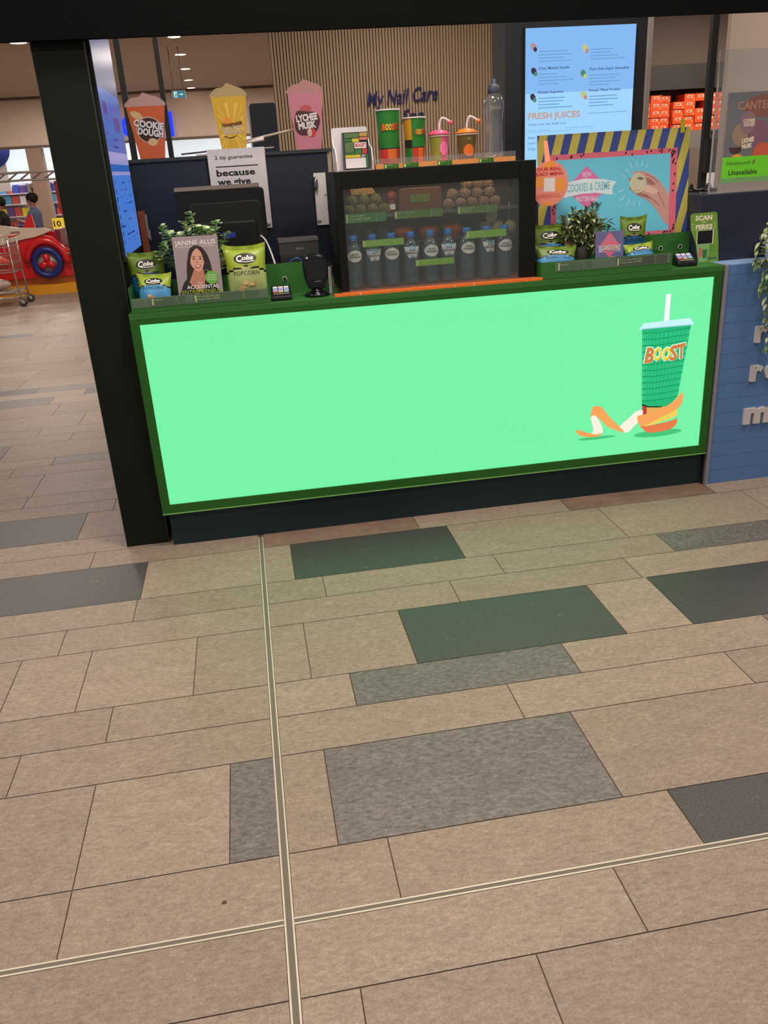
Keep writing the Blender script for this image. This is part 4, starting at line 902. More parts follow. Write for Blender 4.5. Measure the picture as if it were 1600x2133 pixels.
b.build('striped_surround', t)
b = MB(); b.rect(-.330, .322, .125, .535, .0005, PP); rg = random.Random(4)
for q in range(70):
    sd = rg.choice('tbrl'); x_, z_ = {'t': (rg.uniform(-.32, .31), rg.uniform(.515, .53)), 'b': (rg.uniform(-.32, .31), rg.uniform(.13, .15)), 'r': (rg.uniform(.292, .315), rg.uniform(.13, .53)), 'l': (rg.uniform(-.325, -.308), rg.uniform(.13, .53))}[sd]
    b.ell(x_, z_, .004, .0065, .0002, M['ink'], 8, rot=rg.uniform(-50, 50))
b.build('pink_border', t, 'pink watermelon style border')
b = MB(); b.rect(-.303, .286, .155, .511, 0, PA); b.build('aqua_panel', t)
b = MB(); ox, oz = -1.835, -1.1275
def tr(p): return [(x_+ox, z_+oz) for x_, z_ in p]
b.flat(tr([(1.688, 1.604), (1.80, 1.505), (1.692, 1.406), (1.582, 1.505)]), -.0004, PM)
b.flat(tr([(1.556, 1.545), (1.588, 1.535), (1.678, 1.549), (1.774, 1.541), (1.842, 1.525), (1.820, 1.500), (1.823, 1.466), (1.737, 1.480), (1.665, 1.480), (1.571, 1.466), (1.58, 1.50)]), -.0008, PD); b.build('printed_banner', t)
b = MB(); TQ = mat('banner lettering aqua', (112, 190, 205), .5)
b.text('NEW', 1.690+ox, 1.555+oz, -.0012, .024, PD, w=.045, align='c').text('COOKIES & CREME', 1.698+ox, 1.492+oz, -.0014, .036, TQ, w=.222, align='c', bold=.01, rot=.5).text('PROTEIN BALL', 1.693+ox, 1.445+oz, -.0012, .022, PD, w=.115, align='c'); b.build('lettering', t)
b = MB(); H1 = mat('hand print', (206, 160, 152), .5); H2 = mat('hand print shade', (170, 118, 110), .5); H3 = mat('hand print light', (226, 190, 180), .5)
b.flat(smooth(tr([(1.927, 1.566), (1.96, 1.567), (1.996, 1.560), (2.038, 1.540), (2.072, 1.509), (2.10, 1.475), (2.121, 1.445)]), 3, False)+tr([(2.121, 1.31), (2.104, 1.31), (2.06, 1.375), (2.02, 1.418), (1.988, 1.440), (1.95, 1.455), (1.938, 1.467), (1.942, 1.478), (1.978, 1.473), (1.985, 1.49), (2.003, 1.503), (1.99, 1.53), (1.955, 1.545), (1.928, 1.553)]), -.0008, H1)
b.flat(smooth(tr([(1.998, 1.535), (2.03, 1.518), (2.045, 1.50), (2.02, 1.50), (2.002, 1.512)]), 3), -.0011, H2)
for pa in ([(1.995, 1.552), (2.03, 1.537), (2.06, 1.512)], [(2.0, 1.455), (2.04, 1.43), (2.07, 1.40)], [(2.06, 1.47), (2.08, 1.43), (2.10, 1.39)]):
    q_ = tr(pa); b.flat(q_+[(x_-.003, z_-.004) for x_, z_ in q_[::-1]], -.0012, H2)
b.flat(smooth(tr([(1.980, 1.490), (1.990, 1.500), (2.02, 1.492), (2.06, 1.470), (2.04, 1.455), (2.0, 1.468), (1.982, 1.477)]), 3), -.0014, H3)
b.flat(smooth(tr([(1.942, 1.476), (1.96, 1.470), (2.0, 1.455), (2.02, 1.435), (1.99, 1.445), (1.95, 1.458)]), 3), -.0012, H2)
b.flat(smooth(tr([(1.905, 1.53), (1.915, 1.538), (1.925, 1.53), (1.918, 1.52)]), 3), -.0006, H2).flat(smooth(tr([(1.908, 1.49), (1.925, 1.497), (1.95, 1.482), (1.93, 1.475)]), 3), -.0006, H2)
b.build('printed_hand', t, 'printed hand')
b = MB(); b.ell(1.953+ox, 1.512+oz, .042, .047, -.0017, mat('printed ball cream', (208, 202, 176), .5), 24).ell(1.966+ox, 1.532+oz, .018, .007, -.002, mat('ball fleck grey', (120, 120, 116)), 12, rot=-10).ell(1.945+ox, 1.478+oz, .020, .005, -.002, mat('ball fleck light', (190, 183, 156)), 10); b.build('printed_ball', t)
b = MB()
for a, r0, r1 in [(60, .075, .105), (78, .075, .1), (96, .075, .1), (115, .075, .105), (135, .07, .095), (155, .075, .10), (200, .08, .11), (220, .085, .12), (240, .085, .115), (258, .085, .11), (275, .09, .11)]:
    a = math.radians(a); cxx, czz = 1.955+ox, 1.513+oz; dx, dz = math.cos(a), math.sin(a); n = (-dz*.0012, dx*.0012)
    b.flat([(cxx+dx*r0+n[0], czz+dz*r0+n[1]), (cxx+dx*r1+n[0], czz+dz*r1+n[1]), (cxx+dx*r1-n[0], czz+dz*r1-n[1]), (cxx+dx*r0-n[0], czz+dz*r0-n[1])], -.0005, PD)
b.build('printed_rays', t)
b = MB(); b.box(.335, .355, -.002, .006, .60, .66, mat('yellow clip', (214, 204, 40), .4)); b.build('clip', t, 'yellow clip')
# round tag
t = T('juicy_menu_tag', 'round pink and orange menu tag on an orange strap over the poster corner', 'sign', (1.452, 4.02, 1.44)); TP_ = mat('tag pink', (240, 150, 130), .45); TO = mat('tag orange slice', (244, 158, 66), .45); TR_ = mat('tag red print', (206, 66, 70), .5)
pts = [(.093*math.cos(2*PI*q/40), .099+.099*math.sin(2*PI*q/40)) for q in range(40)]; MB().prism(pts, 0, .002, TP_).build('disc', t)
b = MB(); b.add([(-.022, .0005, .19), (.006, .0005, .19), (-.001, .03, .285), (-.020, .03, .285), (-.022, .003, .19), (.006, .003, .19), (-.001, .0325, .285), (-.020, .0325, .285)], [(0, 1, 2, 3), (7, 6, 5, 4), (1, 5, 6, 2), (0, 3, 7, 4), (2, 6, 7, 3)], mat('strap orange', (236, 150, 110), .45)); b.build('strap', t, 'orange strap')
for q in ((.0, .180, .028, .016), (-.05, .108, .030, .022), (.055, .09, .022, .032), (-.005, .01, .022, .008)): MB().ell(*q, -.0004, TO).build('printed_orange_slice', t)
b = MB(); b.text('OUR REAL', .0, .157, -.001, .013, TR_, w=.12, align='c', bold=.04).text('JUICY MENU', .0, .136, -.001, .013, TR_, w=.138, align='c', bold=.04).text('SCAN FOR ALL THE', 0, .047, -.001, .007, TR_, w=.1, align='c').text('NUTRIENTS & DETAILS', 0, .037, -.001, .007, TR_, w=.115, align='c'); b.build('lettering', t)
MB().rect(-.026, .028, .064, .124, -.0008, M['white']).build('blank_square', t, 'blank white square')

# ---------------------------------------------------------------- right side: navy box, clear screen, posters
tag(MB().box(2.222, 3.4, 4.0, 4.16, 1.1275, 1.442, mat('navy box', (38, 44, 62), .45)).build('end_screen_box', bevel=.003), 'navy blue box behind the perks stand on the right of the counter', 'box')
t = T('clear_guard', 'upright clear guard panel on the navy box at the upper right', 'screen', (2.83, 4.03, 1.4425))
MB().box(-.56, .56, 0, .005, 0, .62, mat('guard acrylic', (235, 240, 242), .08, clear=.95)).build('clear_panel', t)
b = MB(); b.box(-.565, -.56, -.002, .007, 0, .62, M['silver']).box(-.56, .56, -.002, .007, -.0, .006, M['silver']); b.build('metal_edge', t)
t = T('flavour_poster', 'grey flavour poster hung on the clear guard at the upper right edge', 'poster', (2.32, 4.018, 1.49)); FG = mat('poster slate', (110, 112, 120), .5)
MB().box(0, .32, 0, .002, .0, .392, FG).build('sheet', t)
b = MB(); sm_ = mat('poster smoke', (150, 128, 110), .6); b.ell(.08, .21, .045, .05, -.0004, sm_).ell(.11, .26, .04, .05, -.0006, mat('poster mauve', (140, 110, 120), .6)).ell(.17, .20, .05, .07, -.0004, mat('poster plum', (130, 92, 112), .6)).ell(.2, .12, .05, .05, -.0005, mat('poster coral', (196, 92, 66), .6)).ell(.2, .33, .12, .05, -.0003, mat('poster rust', (132, 88, 80), .6))
b.ell(.06, .155, .035, .03, -.0008, mat('poster choc', (72, 52, 50), .6), 16, 180, 360).ell(.07, .105, .03, .02, -.0008, TO, 16, 0, 180); b.build('printed_shapes', t)
b = MB(); b.text('CANTEEN', .052, .318, -.0012, .034, mat('poster letter tan', (172, 134, 116), .6), w=.2, bold=.02).text('COOKIE', .085, .262, -.0012, .014, SC_, w=.06, bold=.03, shear=.1).text('DOUGH', .09, .245, -.0012, .014, SC_, w=.055, bold=.03, shear=.1).text('LYCHEE', .088, .170, -.0012, .019, SC_, w=.065, bold=.05, shear=.25, rot=8).text('MUSK', .09, .146, -.0012, .017, SC_, w=.055, bold=.05, shear=.25, rot=8); b.build('lettering', t)
t = T('handwritten_note', 'bright green handwritten note taped at the foot of the flavour poster', 'note', (2.316, 4.0145, 1.488)); NG = mat('note green', (112, 214, 50), .5)
MB().box(0, .30, 0, .0015, 0, .115, NG).build('paper', t)
b = MB(); b.text('Honeycomb B', .022, .078, -.0004, .020, mat('note brown pen', (70, 70, 20), .6), w=.148, shear=.3).text('Unavailable', .036, .034, -.0004, .022, M['ink'], w=.15, shear=.1, bold=.012).text('sorry', .08, .014, -.0004, .012, mat('note green pen', (50, 120, 24), .6), w=.05, shear=.2); b.build('handwriting', t)
MB().box(-.002, .302, -.0025, -.001, .0, .022, M['acrylic']).build('tape', t)

# ---------------------------------------------------------------- back wall of the kiosk
t = T('navy_partition', 'long navy blue partition wall behind the register and display case', 'partition', (0, 0, 0)); NV = mat('partition navy', (36, 44, 60), .5)
MB().box(-.56, .50, 4.8, 4.86, 0, 1.745, NV).build('panel', t); MB().box(-.57, .53, 4.79, 4.88, 1.7455, 1.762, mat('partition cap', (60, 62, 68), .5)).build('cap_rail', t); MB().box(.5005, .512, 4.8, 4.86, 0, 1.745, M['silver']).build('end_strip', t)
def hsign(lab, x0, x1, z0, z1, pins):
    t = T('acrylic_sign', lab, 'sign', (x0, 4.765, z0)); MB().rbox(0, x1-x0, 0, .003, 0, z1-z0, .006, M['white']).build('panel', t)
    for px, pz, r_, tall in pins:
        if tall: MB().lathe([(0, -.032), (r_*.7, -.034), (r_, -.018), (r_, .018), (r_*.7, .034), (0, .032)], (px-x0, -.012, pz-z0), M['chrome'], 18).lathe([(r_*.6, -.0095), (r_*.6, .034)], (px-x0, 0, pz-z0), M['chrome'], 12, 'y').build('standoff', t, 'chrome standoff')
        else: MB().lathe([(0, -.004), (r_, -.004), (r_, -.0005), (0, 0)], (px-x0, 0, pz-z0), M['silver'], 18, 'y').lathe([(r_*.7, .0035), (r_*.7, .034)], (px-x0, 0, pz-z0), M['chrome'], 12, 'y').build('standoff', t, 'metal standoff')
    return t
t = hsign('white sign reading 2 sip guarantee on the navy partition', -.124, .172, 1.388, 1.787, [(.155, 1.408, .011, 0)])
b = MB(); b.text('2 sip guarantee', .036, .351, -.0005, .017, M['ink'], w=.195, bold=.012).rect(.036, .255, .312, .317, -.0005, M['ink']).text('because', .036, .270, -.0005, .030, M['ink'], w=.200, bold=.03).text('we give', .036, .227, -.0005, .030, M['ink'], w=.172, bold=.03).text('a sip', .036, .165, -.0005, .030, M['ink'], w=.11, bold=.03); b.build('lettering', t)
t = hsign('white sign with two chrome standoffs just left of the display case', .415, .60, 1.383, 1.645, [(.424, 1.592, .012, 1), (.512, 1.598, .012, 1), (.428, 1.405, .010, 0)])
b = MB(); b.rect(.05, .16, .148, .152, -.0005, M['ink']).text('ili 9:', .062, .075, -.0005, .020, M['ink'], w=.05, bold=.02).text('J', .088, .105, -.0005, .014, M['ink'], bold=.02); b.build('lettering', t)
# cut-out drink boards
def cutout(lab, x, w0, w1, h, body, z0=1.7625, top=None):
    t = T('drink_cutout', lab, 'cutout', (x, 4.83, z0)); pts = [(-w0/2, 0), (w0/2, 0), (w1/2, h), (-w1/2, h)]
    MB().prism(pts, 0, .004, body).build('board', t); MB().box(-w0*.4, w0*.4, .0045, .045, 0, .003, M['white']).build('foot', t)
    if top: MB().prism([(-w1/2*1.06, h), (w1/2*1.06, h)]+smooth([(w1/2*1.06, h+.012), (w1*.40, h+.034), (w1*.22, h+.046), (-w1*.02, h+.062), (-w1*.12, h+.045), (-w1*.35, h+.038), (-w1/2*1.06, h+.012)], 4, False), 0, .004, top).build('froth', t)
    return t
t = cutout('orange cup shaped cutout reading Cookie Dough on the partition', -.403, .125, .192, .245, mat('cutout orange', (214, 104, 60), .5), top=mat('cutout froth rose', (196, 158, 150), .6))
b = MB(); b.ell(.004, .135, .066, .062, -.0004, M['cream'], 28).ell(.004, .135, .061, .057, -.0007, mat('choc disc', (72, 42, 36)), 28).ell(-.05, .205, .032, .017, -.001, CK, 18, rot=-25).ell(.012, .078, .024, .018, -.001, CK, 18)
b.build('printed_cookies', t); b = MB()
for dx, dz, m_, k in ((.002, -.003, M['ink'], .0013), (0, 0, M['white'], .0018)): b.text('COOKIE', dx+.002, .145+dz, -k, .030, m_, w=.150, align='c', bold=.05, rot=-10).text('DOUGH', dx+.006, .108+dz, -k, .030, m_, w=.128, align='c', bold=.05, rot=-10)
b.build('lettering', t)
t = cutout('yellow cup shaped cutout reading Honeycomb Buzz on the partition', .018, .122, .178, .270, mat('cutout yellow', (222, 178, 60), .5), top=mat('cutout froth olive', (186, 162, 112), .6), z0=1.788-.0255)
b = MB(); ry = mat('ray yellow', (240, 204, 92), .5)
for q in range(14):
    a = math.radians(-70+q*24); r_ = .13; w_ = .012; cx_, cz_ = 0, .115; e1 = (max(-.062, min(.062, r_*math.cos(a-.07))), cz_+max(-.11, min(.13, r_*math.sin(a-.07)))); e2 = (max(-.062, min(.062, r_*math.cos(a+.07))), cz_+max(-.11, min(.13, r_*math.sin(a+.07)))); b.flat([(cx_, cz_), e1, e2], -.0003-.00001*q, ry)
b.ell(-.02, .155, .02, .02, -.0006, TO); b.build('printed_rays', t)
b = MB(); b.text('Honeycomb', .004, .133, -.001, .02, mat('honey brown', (104, 60, 30)), w=.105, align='c', bold=.05, rot=6).text('BUZZ', .006, .098, -.001, .032, M['cream'], w=.098, align='c', bold=.05, rot=4).flat(smooth([(-.04, .086), (-.01, .078), (.02, .088), (.02, .085), (-.01, .074), (-.042, .083)], 2), -.001, M['ink']); b.build('lettering', t)
t = cutout('pink cup shaped cutout reading Lychee Musk on the partition', .412, .128, .182, .270, mat('cutout pink', (204, 130, 146), .5), top=mat('cutout froth pink', (186, 136, 134), .6))
b = MB(); b.flat(smooth([(-.062, .09), (-.066, .14), (-.05, .185), (.0, .182), (.05, .175), (.068, .14), (.056, .10), (.03, .075), (-.03, .068)], 4), -.0004, mat('lychee plum', (84, 48, 56))).ell(-.002, .195, .03, .018, -.0003, mat('lychee rose', (190, 92, 96))).ell(.018, .080, .024, .022, -.001, mat('lychee red', (196, 66, 70))).ell(.008, .082, .012, .020, -.0013, M['cream'])
b.build('printed_lychee', t); b = MB(); b.text('LYCHEE', .0, .139, -.0014, .030, M['white'], w=.112, align='c', bold=.05, rot=5).text('MUSK', .0, .102, -.0014, .030, M['white'], w=.094, align='c', bold=.05, rot=5); b.build('lettering', t)
# pile of boards on the partition
for i, (x, y, z, L_, w_, rz, ry_, m_, lb) in enumerate([(.0, 4.93, 1.765, .36, .10, .06, -.01, M['cream'], 'lowest white sheet of the pile on top of the partition'), (.13, 4.95, 1.78, .20, .12, .1, -.02, M['silver'], 'grey sheet in the pile beside the yellow cutout'), (-.13, 4.93, 1.779, .26, .06, .05, -.05, mat('dark tray', (70, 62, 58)), 'dark flat strip lying left of the yellow cutout')]):
    o = MB().box(-L_/2, L_/2, 0, w_, 0, .007, m_).build('loose_sheet', loc=(x, y-.05, z), rot=(0, ry_, rz)); tag(o, lb, 'sheet', 'sheets lying on the partition')
o = MB().tube([(-.14, 0, -.022), (.16, 0, .026)], .006, M['cream']).build('tube_roll', loc=(.215, 4.93, 1.845)); tag(o, 'thin pale rod sticking out to the right from the pile of sheets', 'rod')
o = MB().tube([(-.055, 0, -.01), (.055, 0, .008)], [.004, .011], M['white']).build('paper_roll', loc=(.125, 4.915, 1.822)); tag(o, 'short white paper roll lying on the thin rod beside the yellow cutout', 'roll')

# menu screen wall
tag(MB().box(1.73, 2.655, 5.62, 5.9, 0, 3.0, mat('menu wall black', (30, 33, 38), .5)).build('menu_wall'), 'tall dark panel that carries the big bright menu screen', 'wall panel')
t = T('menu_board', 'large bright blue-white menu screen reading Fresh Juices', 'screen', (1.855, 5.60, 1.40)); MB().box(-.01, .725, 0, .019, -.01, .99, M['black']).build('casing', t)
b = MB(); mw = em('menu screen white blue', (158, 208, 250), 1.05); mt = em('menu text', (70, 100, 150), .8); mo = em('menu orange', (206, 170, 150), .9); ml = em('menu line', (120, 170, 222), .9); mtop = em('menu dimmed top blue', (136, 188, 246), .98)
b.rect(0, .715, 0, .62, -.001, mw).rect(0, .715, .62, .98, -.001, mtop); b.build('display', t)  # upper band carries the dimming of the blur near the lens in its colour
b = MB(); b.text('FRESH JUICES', .02, .475, -.002, .034, mo, w=.345, bold=.03).text('Create your own fresh juice', .02, .438, -.002, .013, mt, w=.25).text('Choose your base', .02, .405, -.002, .010, ml, w=.14).text('Then add your ingredients', .27, .410, -.002, .010, ml, w=.18)
for i, s_ in enumerate(('Apple', 'Carrot', 'Orange')): b.text(s_, .02, .362-i*.033, -.002, .013, mt, w=.05)
b.text('Protein Supreme', .085, .618, -.002, .015, mt, w=.165, bold=.02).text('Choc Muscle Hustle', .085, .752, -.002, .015, mt, w=.20, bold=.02).text('Power Plant Protein', .42, .615, -.002, .015, mt, w=.21, bold=.02).text('Pure Kale Super Smoothie', .42, .735, -.002, .015, mt, w=.26, bold=.02); b.build('lettering', t)
b = MB(); b.rect(.02, .33, .398, .400, -.002, ml).rect(.41, .68, .49, .492, -.002, mt); rg = random.Random(9)
for zz, xx in ((.60, .085), (.735, .085), (.597, .42), (.716, .42), (.86, .42), (.86, .085)):
    for q in range(4): b.rect(xx, xx+rg.uniform(.12, .24), zz-.012-q*.018, zz-.006-q*.018, -.002, ml)
b.build('menu_lines', t)
b = MB(); fr_ = [em('fruit plum', (70, 60, 90), .8), em('fruit green', (90, 150, 120), .8), em('fruit lemon', (200, 210, 130), .9), em('fruit peach', (190, 150, 150), .9)]
for x, z, k in ((.05, .60, 0), (.055, .745, 0), (.385, .60, 2), (.378, .72, 1), (.385, .86, 2), (.05, .88, 3)): MB().ell(x, z, .017, .022, -.002, fr_[k], 12, rot=30).ell(x+.012, z-.016, .012, .014, -.0025, fr_[(k+1) % 4], 10).build('fruit_picture', t)

# thin posts
for x0, x1, y, lb in ((-.592, -.558, 5.6, 'thin black post left of the Cookie Dough cutout'), (-.372, -.343, 5.6, 'thin black post right of the Cookie Dough cutout'), (3.083, 3.127, 5.6, 'thin dark post in front of the orange shoe boxes')):
    t = T('kiosk_post', lb, 'post', ((x0+x1)/2, y, 0)); MB().box(-(x1-x0)/2, (x1-x0)/2, 0, .04, 0, 3.0, M['black']).build('post_body', t, bevel=.002)
    if x0 > 3: MB().box(-.02, .05, -.05, -.0005, 1.49, 1.70, M['black']).build('bracket_box', t)
# back bench with jars
t = T('back_bench', 'beige bench seen between the striped poster and navy box', 'bench', (2.75, 5.2, 0)); MB().box(-.35, .45, -.2, .28, 0, 1.235, mat('bench beige', (170, 150, 136), .6)).build('body', t); MB().box(-.36, .46, -.21, .28, 1.2355, 1.26, M['white']).build('worktop', t)
t = T('blender_jar', 'x', 'jar', (2.755, 5.1, 1.2605), group='clear jars on the back bench'); t['label'] = 'left clear jar with a black rim, right of the striped poster'
MB().lathe([(.03, 0), (.042, .01), (.05, .14), (.048, .14), (.04, .012)], (0, 0, 0), mat('jar plastic', (205, 205, 200), .1, clear=.7, spec=.8), 24, caps=False).build('jar_body', t)
MB().lathe([(.053, .1405), (.053, .155), (.02, .16), (.012, .185), (0, .187)], (0, 0, 0), M['dark'], 24).build('lid', t)
dup(t, (2.865, 5.1, 1.2605), label='right clear jar with a black rim, beside the navy box'); dup(t, (2.80, 5.25, 1.2605), label='clear jar standing behind the other two on the back bench')

# ---------------------------------------------------------------- nail salon slat wall
t = T('slatted_wall', 'tall tan ribbed timber wall of the nail salon behind the kiosk', 'wall', (0, 0, 0)); SLm = mat('slat tan', (182, 158, 130), .6); SLd = mat('slat gap', (88, 72, 54), .8)
MB().box(.64, 4.4, 12.06, 12.3, 0, 3.9, SLd).build('backing', t); b = MB(); x = .64
while x < 4.38: b.box(x, x+.028, 12.035, 12.0595, 0, 3.9, SLm); x += .040
b.build('slats', t)
t = T('salon_sign', 'dark blue curly lettering My Nail Care Spa on the ribbed wall', 'sign', (0, 12.0, 0)); NB = em('sign violet', (58, 52, 92), .55)
b = MB(); b.text('My Nail Care', 1.83, 2.37, 0, .17, NB, w=.95, shear=.3, bold=.005, rot=2.5, thick=.018).text('Spa', 2.28, 2.16, 0, .15, NB, w=.30, shear=.3, rot=2.5, thick=.018); b.build('lettering', t)
t = T('navy_pylon', 'dark navy round-cornered board behind the yellow cutout and slatted wall', 'board', (.345, 9.0, 0)); MB().rbox(-.125, .128, 0, .05, .1, 2.275, .03, mat('pylon navy', (36, 48, 66), .5)).build('panel', t); MB().box(-.141, -.1255, .0, .05, .1, 2.24, M['silver']).build('side_edge', t); MB().box(-.15, .15, -.1, .18, 0, .0995, M['grey']).build('foot', t)
# right background
tag(MB().box(4.58, 7.2, 8.0, 8.06, 0, 3.899, mat('column cream', (196, 178, 166), .7)).build('mall_column'), 'wide cream column at the upper right behind the flavour poster', 'column')
tag(MB().box(3.795, 3.835, 8.0, 8.05, 0, 3.899, M['silver']).build('silver_post'), 'thin silver post just right of the menu screen', 'post')
sh_ = T('shoe_shop_front', 'dark shop bulkhead and shelf around the orange boxes', 'shop', (0, 0, 0))
MB().box(6.3, 9.6, 14.0, 14.4, 2.5, 2.86, mat('shop bulkhead dark', (52, 48, 44), .6)).build('bulkhead', sh_); MB().box(6.3, 9.6, 14.0, 14.5, 1.62, 1.886, mat('shop shelf grey', (122, 116, 112), .6)).build('shelf', sh_)
MB().box(6.3, 9.6, 14.0, 14.5, 0, 1.6195, M['brown']).build('lower_wall', sh_); MB().box(6.3, 9.6, 14.5, 14.6, 1.62, 3.899, M['brown']).build('back_wall', sh_)
MB().text('NEW', 7.82, 1.745, 13.985, .12, M['ink'], w=.31, bold=.02, thick=.012).build('lettering', sh_)
MB().box(7.68, 8.08, 13.93, 13.999, .95, 1.615, M['white']).build('white_board', sh_, 'plain white board')
sb = T('shoe_box', 'x', 'shoe box', (0, 0, 0), group='orange shoe boxes on the shop shelf'); MB().box(-.094, .094, 0, .3, 0, .108, mat('shoe box orange', (226, 86, 38), .5)).build('carton', sb)
b = MB(); b.rect(-.05, .045, .05, .09, -.002, mat('shoe label', (236, 190, 160), .5)).rect(-.03, .02, .058, .08, -.004, mat('shoe box orange', (226, 86, 38), .5)).rect(.06, .08, .02, .04, -.002, mat('shoe label yellow', (240, 200, 90), .5)); b.build('label', sb)
first = True; rg = random.Random(12)
for r_ in range(5):
    for c_ in range(8):
        if (r_, c_) in ((4, 0), (3, 5), (4, 3)): continue
        loc = (6.66+c_*.193+rg.uniform(-.002, .002), 14.02+(.10 if c_ == 2 else 0)+rg.uniform(0, .03), 1.8865+r_*.1085); lb = 'orange shoe box, %s from the left in the %s row up' % (ORD[c_], ORD[r_])
        if first: sb.location = loc; sb['label'] = lb; first = False
        else: dup(sb, loc, label=lb)

# ---------------------------------------------------------------- kiddie ride, children, trolley
RR = mat('ride red', (214, 36, 40), .25, spec=.6); RWt = mat('ride cream', (226, 206, 186), .4); RB_ = mat('ride blue', (34, 50, 128), .35); RY = mat('ride yellow', (236, 166, 40), .45)
t = T('ride_car', 'red and cream coin operated ride car with a blue wheel left of the pillar', 'ride', (0, 0, 0))
MB().box(-4.9, -1.2, 14.85, 16.2, 0.0, .15, RY).build('platform', t, 'yellow platform')
MB().box(-4.7, -1.4, 15.0, 16.05, .151, .26, mat('ride dark orange', (190, 116, 52), .5)).build('plinth', t)
side = [(-4.6, .262), (-1.5, .262), (-1.5, .60), (-2.5, .60), (-2.62, .62), (-2.9, .72), (-3.02, .88), (-3.2, .93), (-3.38, .88), (-3.9, .80), (-4.6, .85)]
MB().prism(side, 14.93, 15.0, RR).build('side_panel', t); MB().prism(side, 15.85, 15.92, RR).build('side_panel', t); MB().box(-4.6, -3.9, 15.001, 15.849, .262, .80, RR).build('nose', t)
top = [(-4.6, .855), (-3.9, .805), (-3.42, .885), (-3.30, .90), (-3.15, .935), (-3.02, .99), (-3.14, 1.03), (-3.5, 1.05), (-3.85, 1.12), (-4.6, 1.16)]
MB().prism(top, 14.90, 15.001, RWt).build('cream_coaming', t)
b = MB().lathe([(.17, 0), (.235, .0), (.25, -.06), (.235, -.1), (.17, -.1), (.155, -.05), (.17, 0)], (-3.165, 14.925, .495), RB_, 32, 'y', caps=False)
wh_ = b.build('wheel', t, 'blue tyre'); b = MB(); b.lathe([(0, -.05), (.16, -.05), (.16, -.02)], (-3.165, 14.925, .495), M['silver'], 24, 'y')
for q in range(3):
    a = math.radians(90+q*120); b.tube([(-3.165, 14.868, .495), (-3.165+.13*math.cos(a), 14.868, .495+.13*math.sin(a))], [.05, .06], RR, 10)
b.lathe([(0, -.10), (.035, -.09), (.04, -.05)], (-3.165, 14.925, .495), M['silver'], 14, 'y'); b.build('hub', wh_, 'red three spoke hub')
b = MB(); arc = [(-3.165+.31*math.cos(math.radians(a)), .50+.33*math.sin(math.radians(a))) for a in range(-5, 186, 12)]
b.tube([(x, 14.91, z) for x, z in arc], .062, RR, 12); b.build('wheel_arch', t)
MB().prism([(-3.50, 1.0), (-3.34, 1.24), (-3.30, 1.245), (-3.27, 1.0)], 15.03, 15.09, RR).build('fin', t)
b = MB(); b.tube([(-2.93, 14.89, .60), (-2.1, 14.89, .62)], .03, M['chrome']); b.build('side_bar', t)
b = MB(); b.box(-3.75, -3.0, 15.2, 15.7, .262, .60, mat('ride seat', (120, 40, 50), .5)).box(-3.02, -2.94, 15.2, 15.7, .60, .98, mat('ride seat', (120, 40, 50), .5)); b.build('seat', t)
b = MB(); b.prism([(-3.02, 1.60), (-2.90, 1.60), (-2.94, 1.25), (-2.84, .99), (-2.92, .99), (-3.02, 1.25)], 15.93, 16.0, RR).build('rear_post', t)
b = MB(); arcL = [(-5.2+i*.19, 1.66+.10*math.sin(i/13*PI*.72)) for i in range(14)]
for y in (15.6, 15.9): b.tube([(x, y, z) for x, z in arcL], .02, M['silver'], 6); b.tube([(x, y, z+.12) for x, z in arcL], .02, M['silver'], 6)
for i in range(13): b.tube([(arcL[i][0], 15.6, arcL[i][1]), (arcL[i+1][0], 15.6, arcL[i+1][1]+.12)], .014, mat('ladder mauve', (140, 116, 118), .5), 5); b.tube([(arcL[i][0], 15.6, arcL[i][1]), (arcL[i][0], 15.9, arcL[i][1])], .012, M['silver'], 5)
b.build('ladder', t, 'grey ladder over the car'); MB().box(-2.98, -2.9, 15.7, 15.8, 1.6, 1.72, RR).build('ladder_bracket', t)
b = MB(); b.rbox(-3.64, -3.50, 14.899-.004, 14.899, .965, 1.005, .005, mat('ride badge', (150, 120, 110), .5)); b.build('badge', t)

def skin(name, V_, E_, Rr, m_, parent, sub=2):
    me = bpy.data.meshes.new(name); me.from_pydata(V_, E_, []); me.materials.append(m_); o = bpy.data.objects.new(name, me); C.objects.link(o); o.parent = parent
    md = o.modifiers.new('skin', 'SKIN'); md.use_smooth_shade = True
    if not me.skin_vertices: 
        bpy.context.view_layer.objects.active = o
        me.attributes.new
    sv = me.skin_vertices[0].data if me.skin_vertices else None
    if sv is not None:
        for i, r_ in enumerate(Rr): sv[i].radius = (r_, r_)
        sv[0].use_root = True
    s2_ = o.modifiers.new('sub', 'SUBSURF'); s2_.levels = sub; s2_.render_levels = sub
    return o
def organic(name, chains, m_, parent, seg=12):
    """one continuous surface: tapered tubes and balls fused by a voxel remesh"""
    b = MB()
    for ch in chains:
        pts = smooth([c_[:3] for c_ in ch], 4, False); rr = smooth([(c_[3], 0) for c_ in ch], 4, False); b.tube(pts, [q[0] for q in rr], m_, seg)
        b.ball(ch[0][:3], ch[0][3], m_, 12, 8); b.ball(ch[-1][:3], ch[-1][3], m_, 12, 8)
    o = b.build(name, parent); md = o.modifiers.new('remesh', 'REMESH'); md.mode = 'VOXEL'; md.voxel_size = .011; md.use_smooth_shade = True
    sm__ = o.modifiers.new('smooth', 'SMOOTH'); sm__.iterations = 4; sm__.factor = .6
    return o
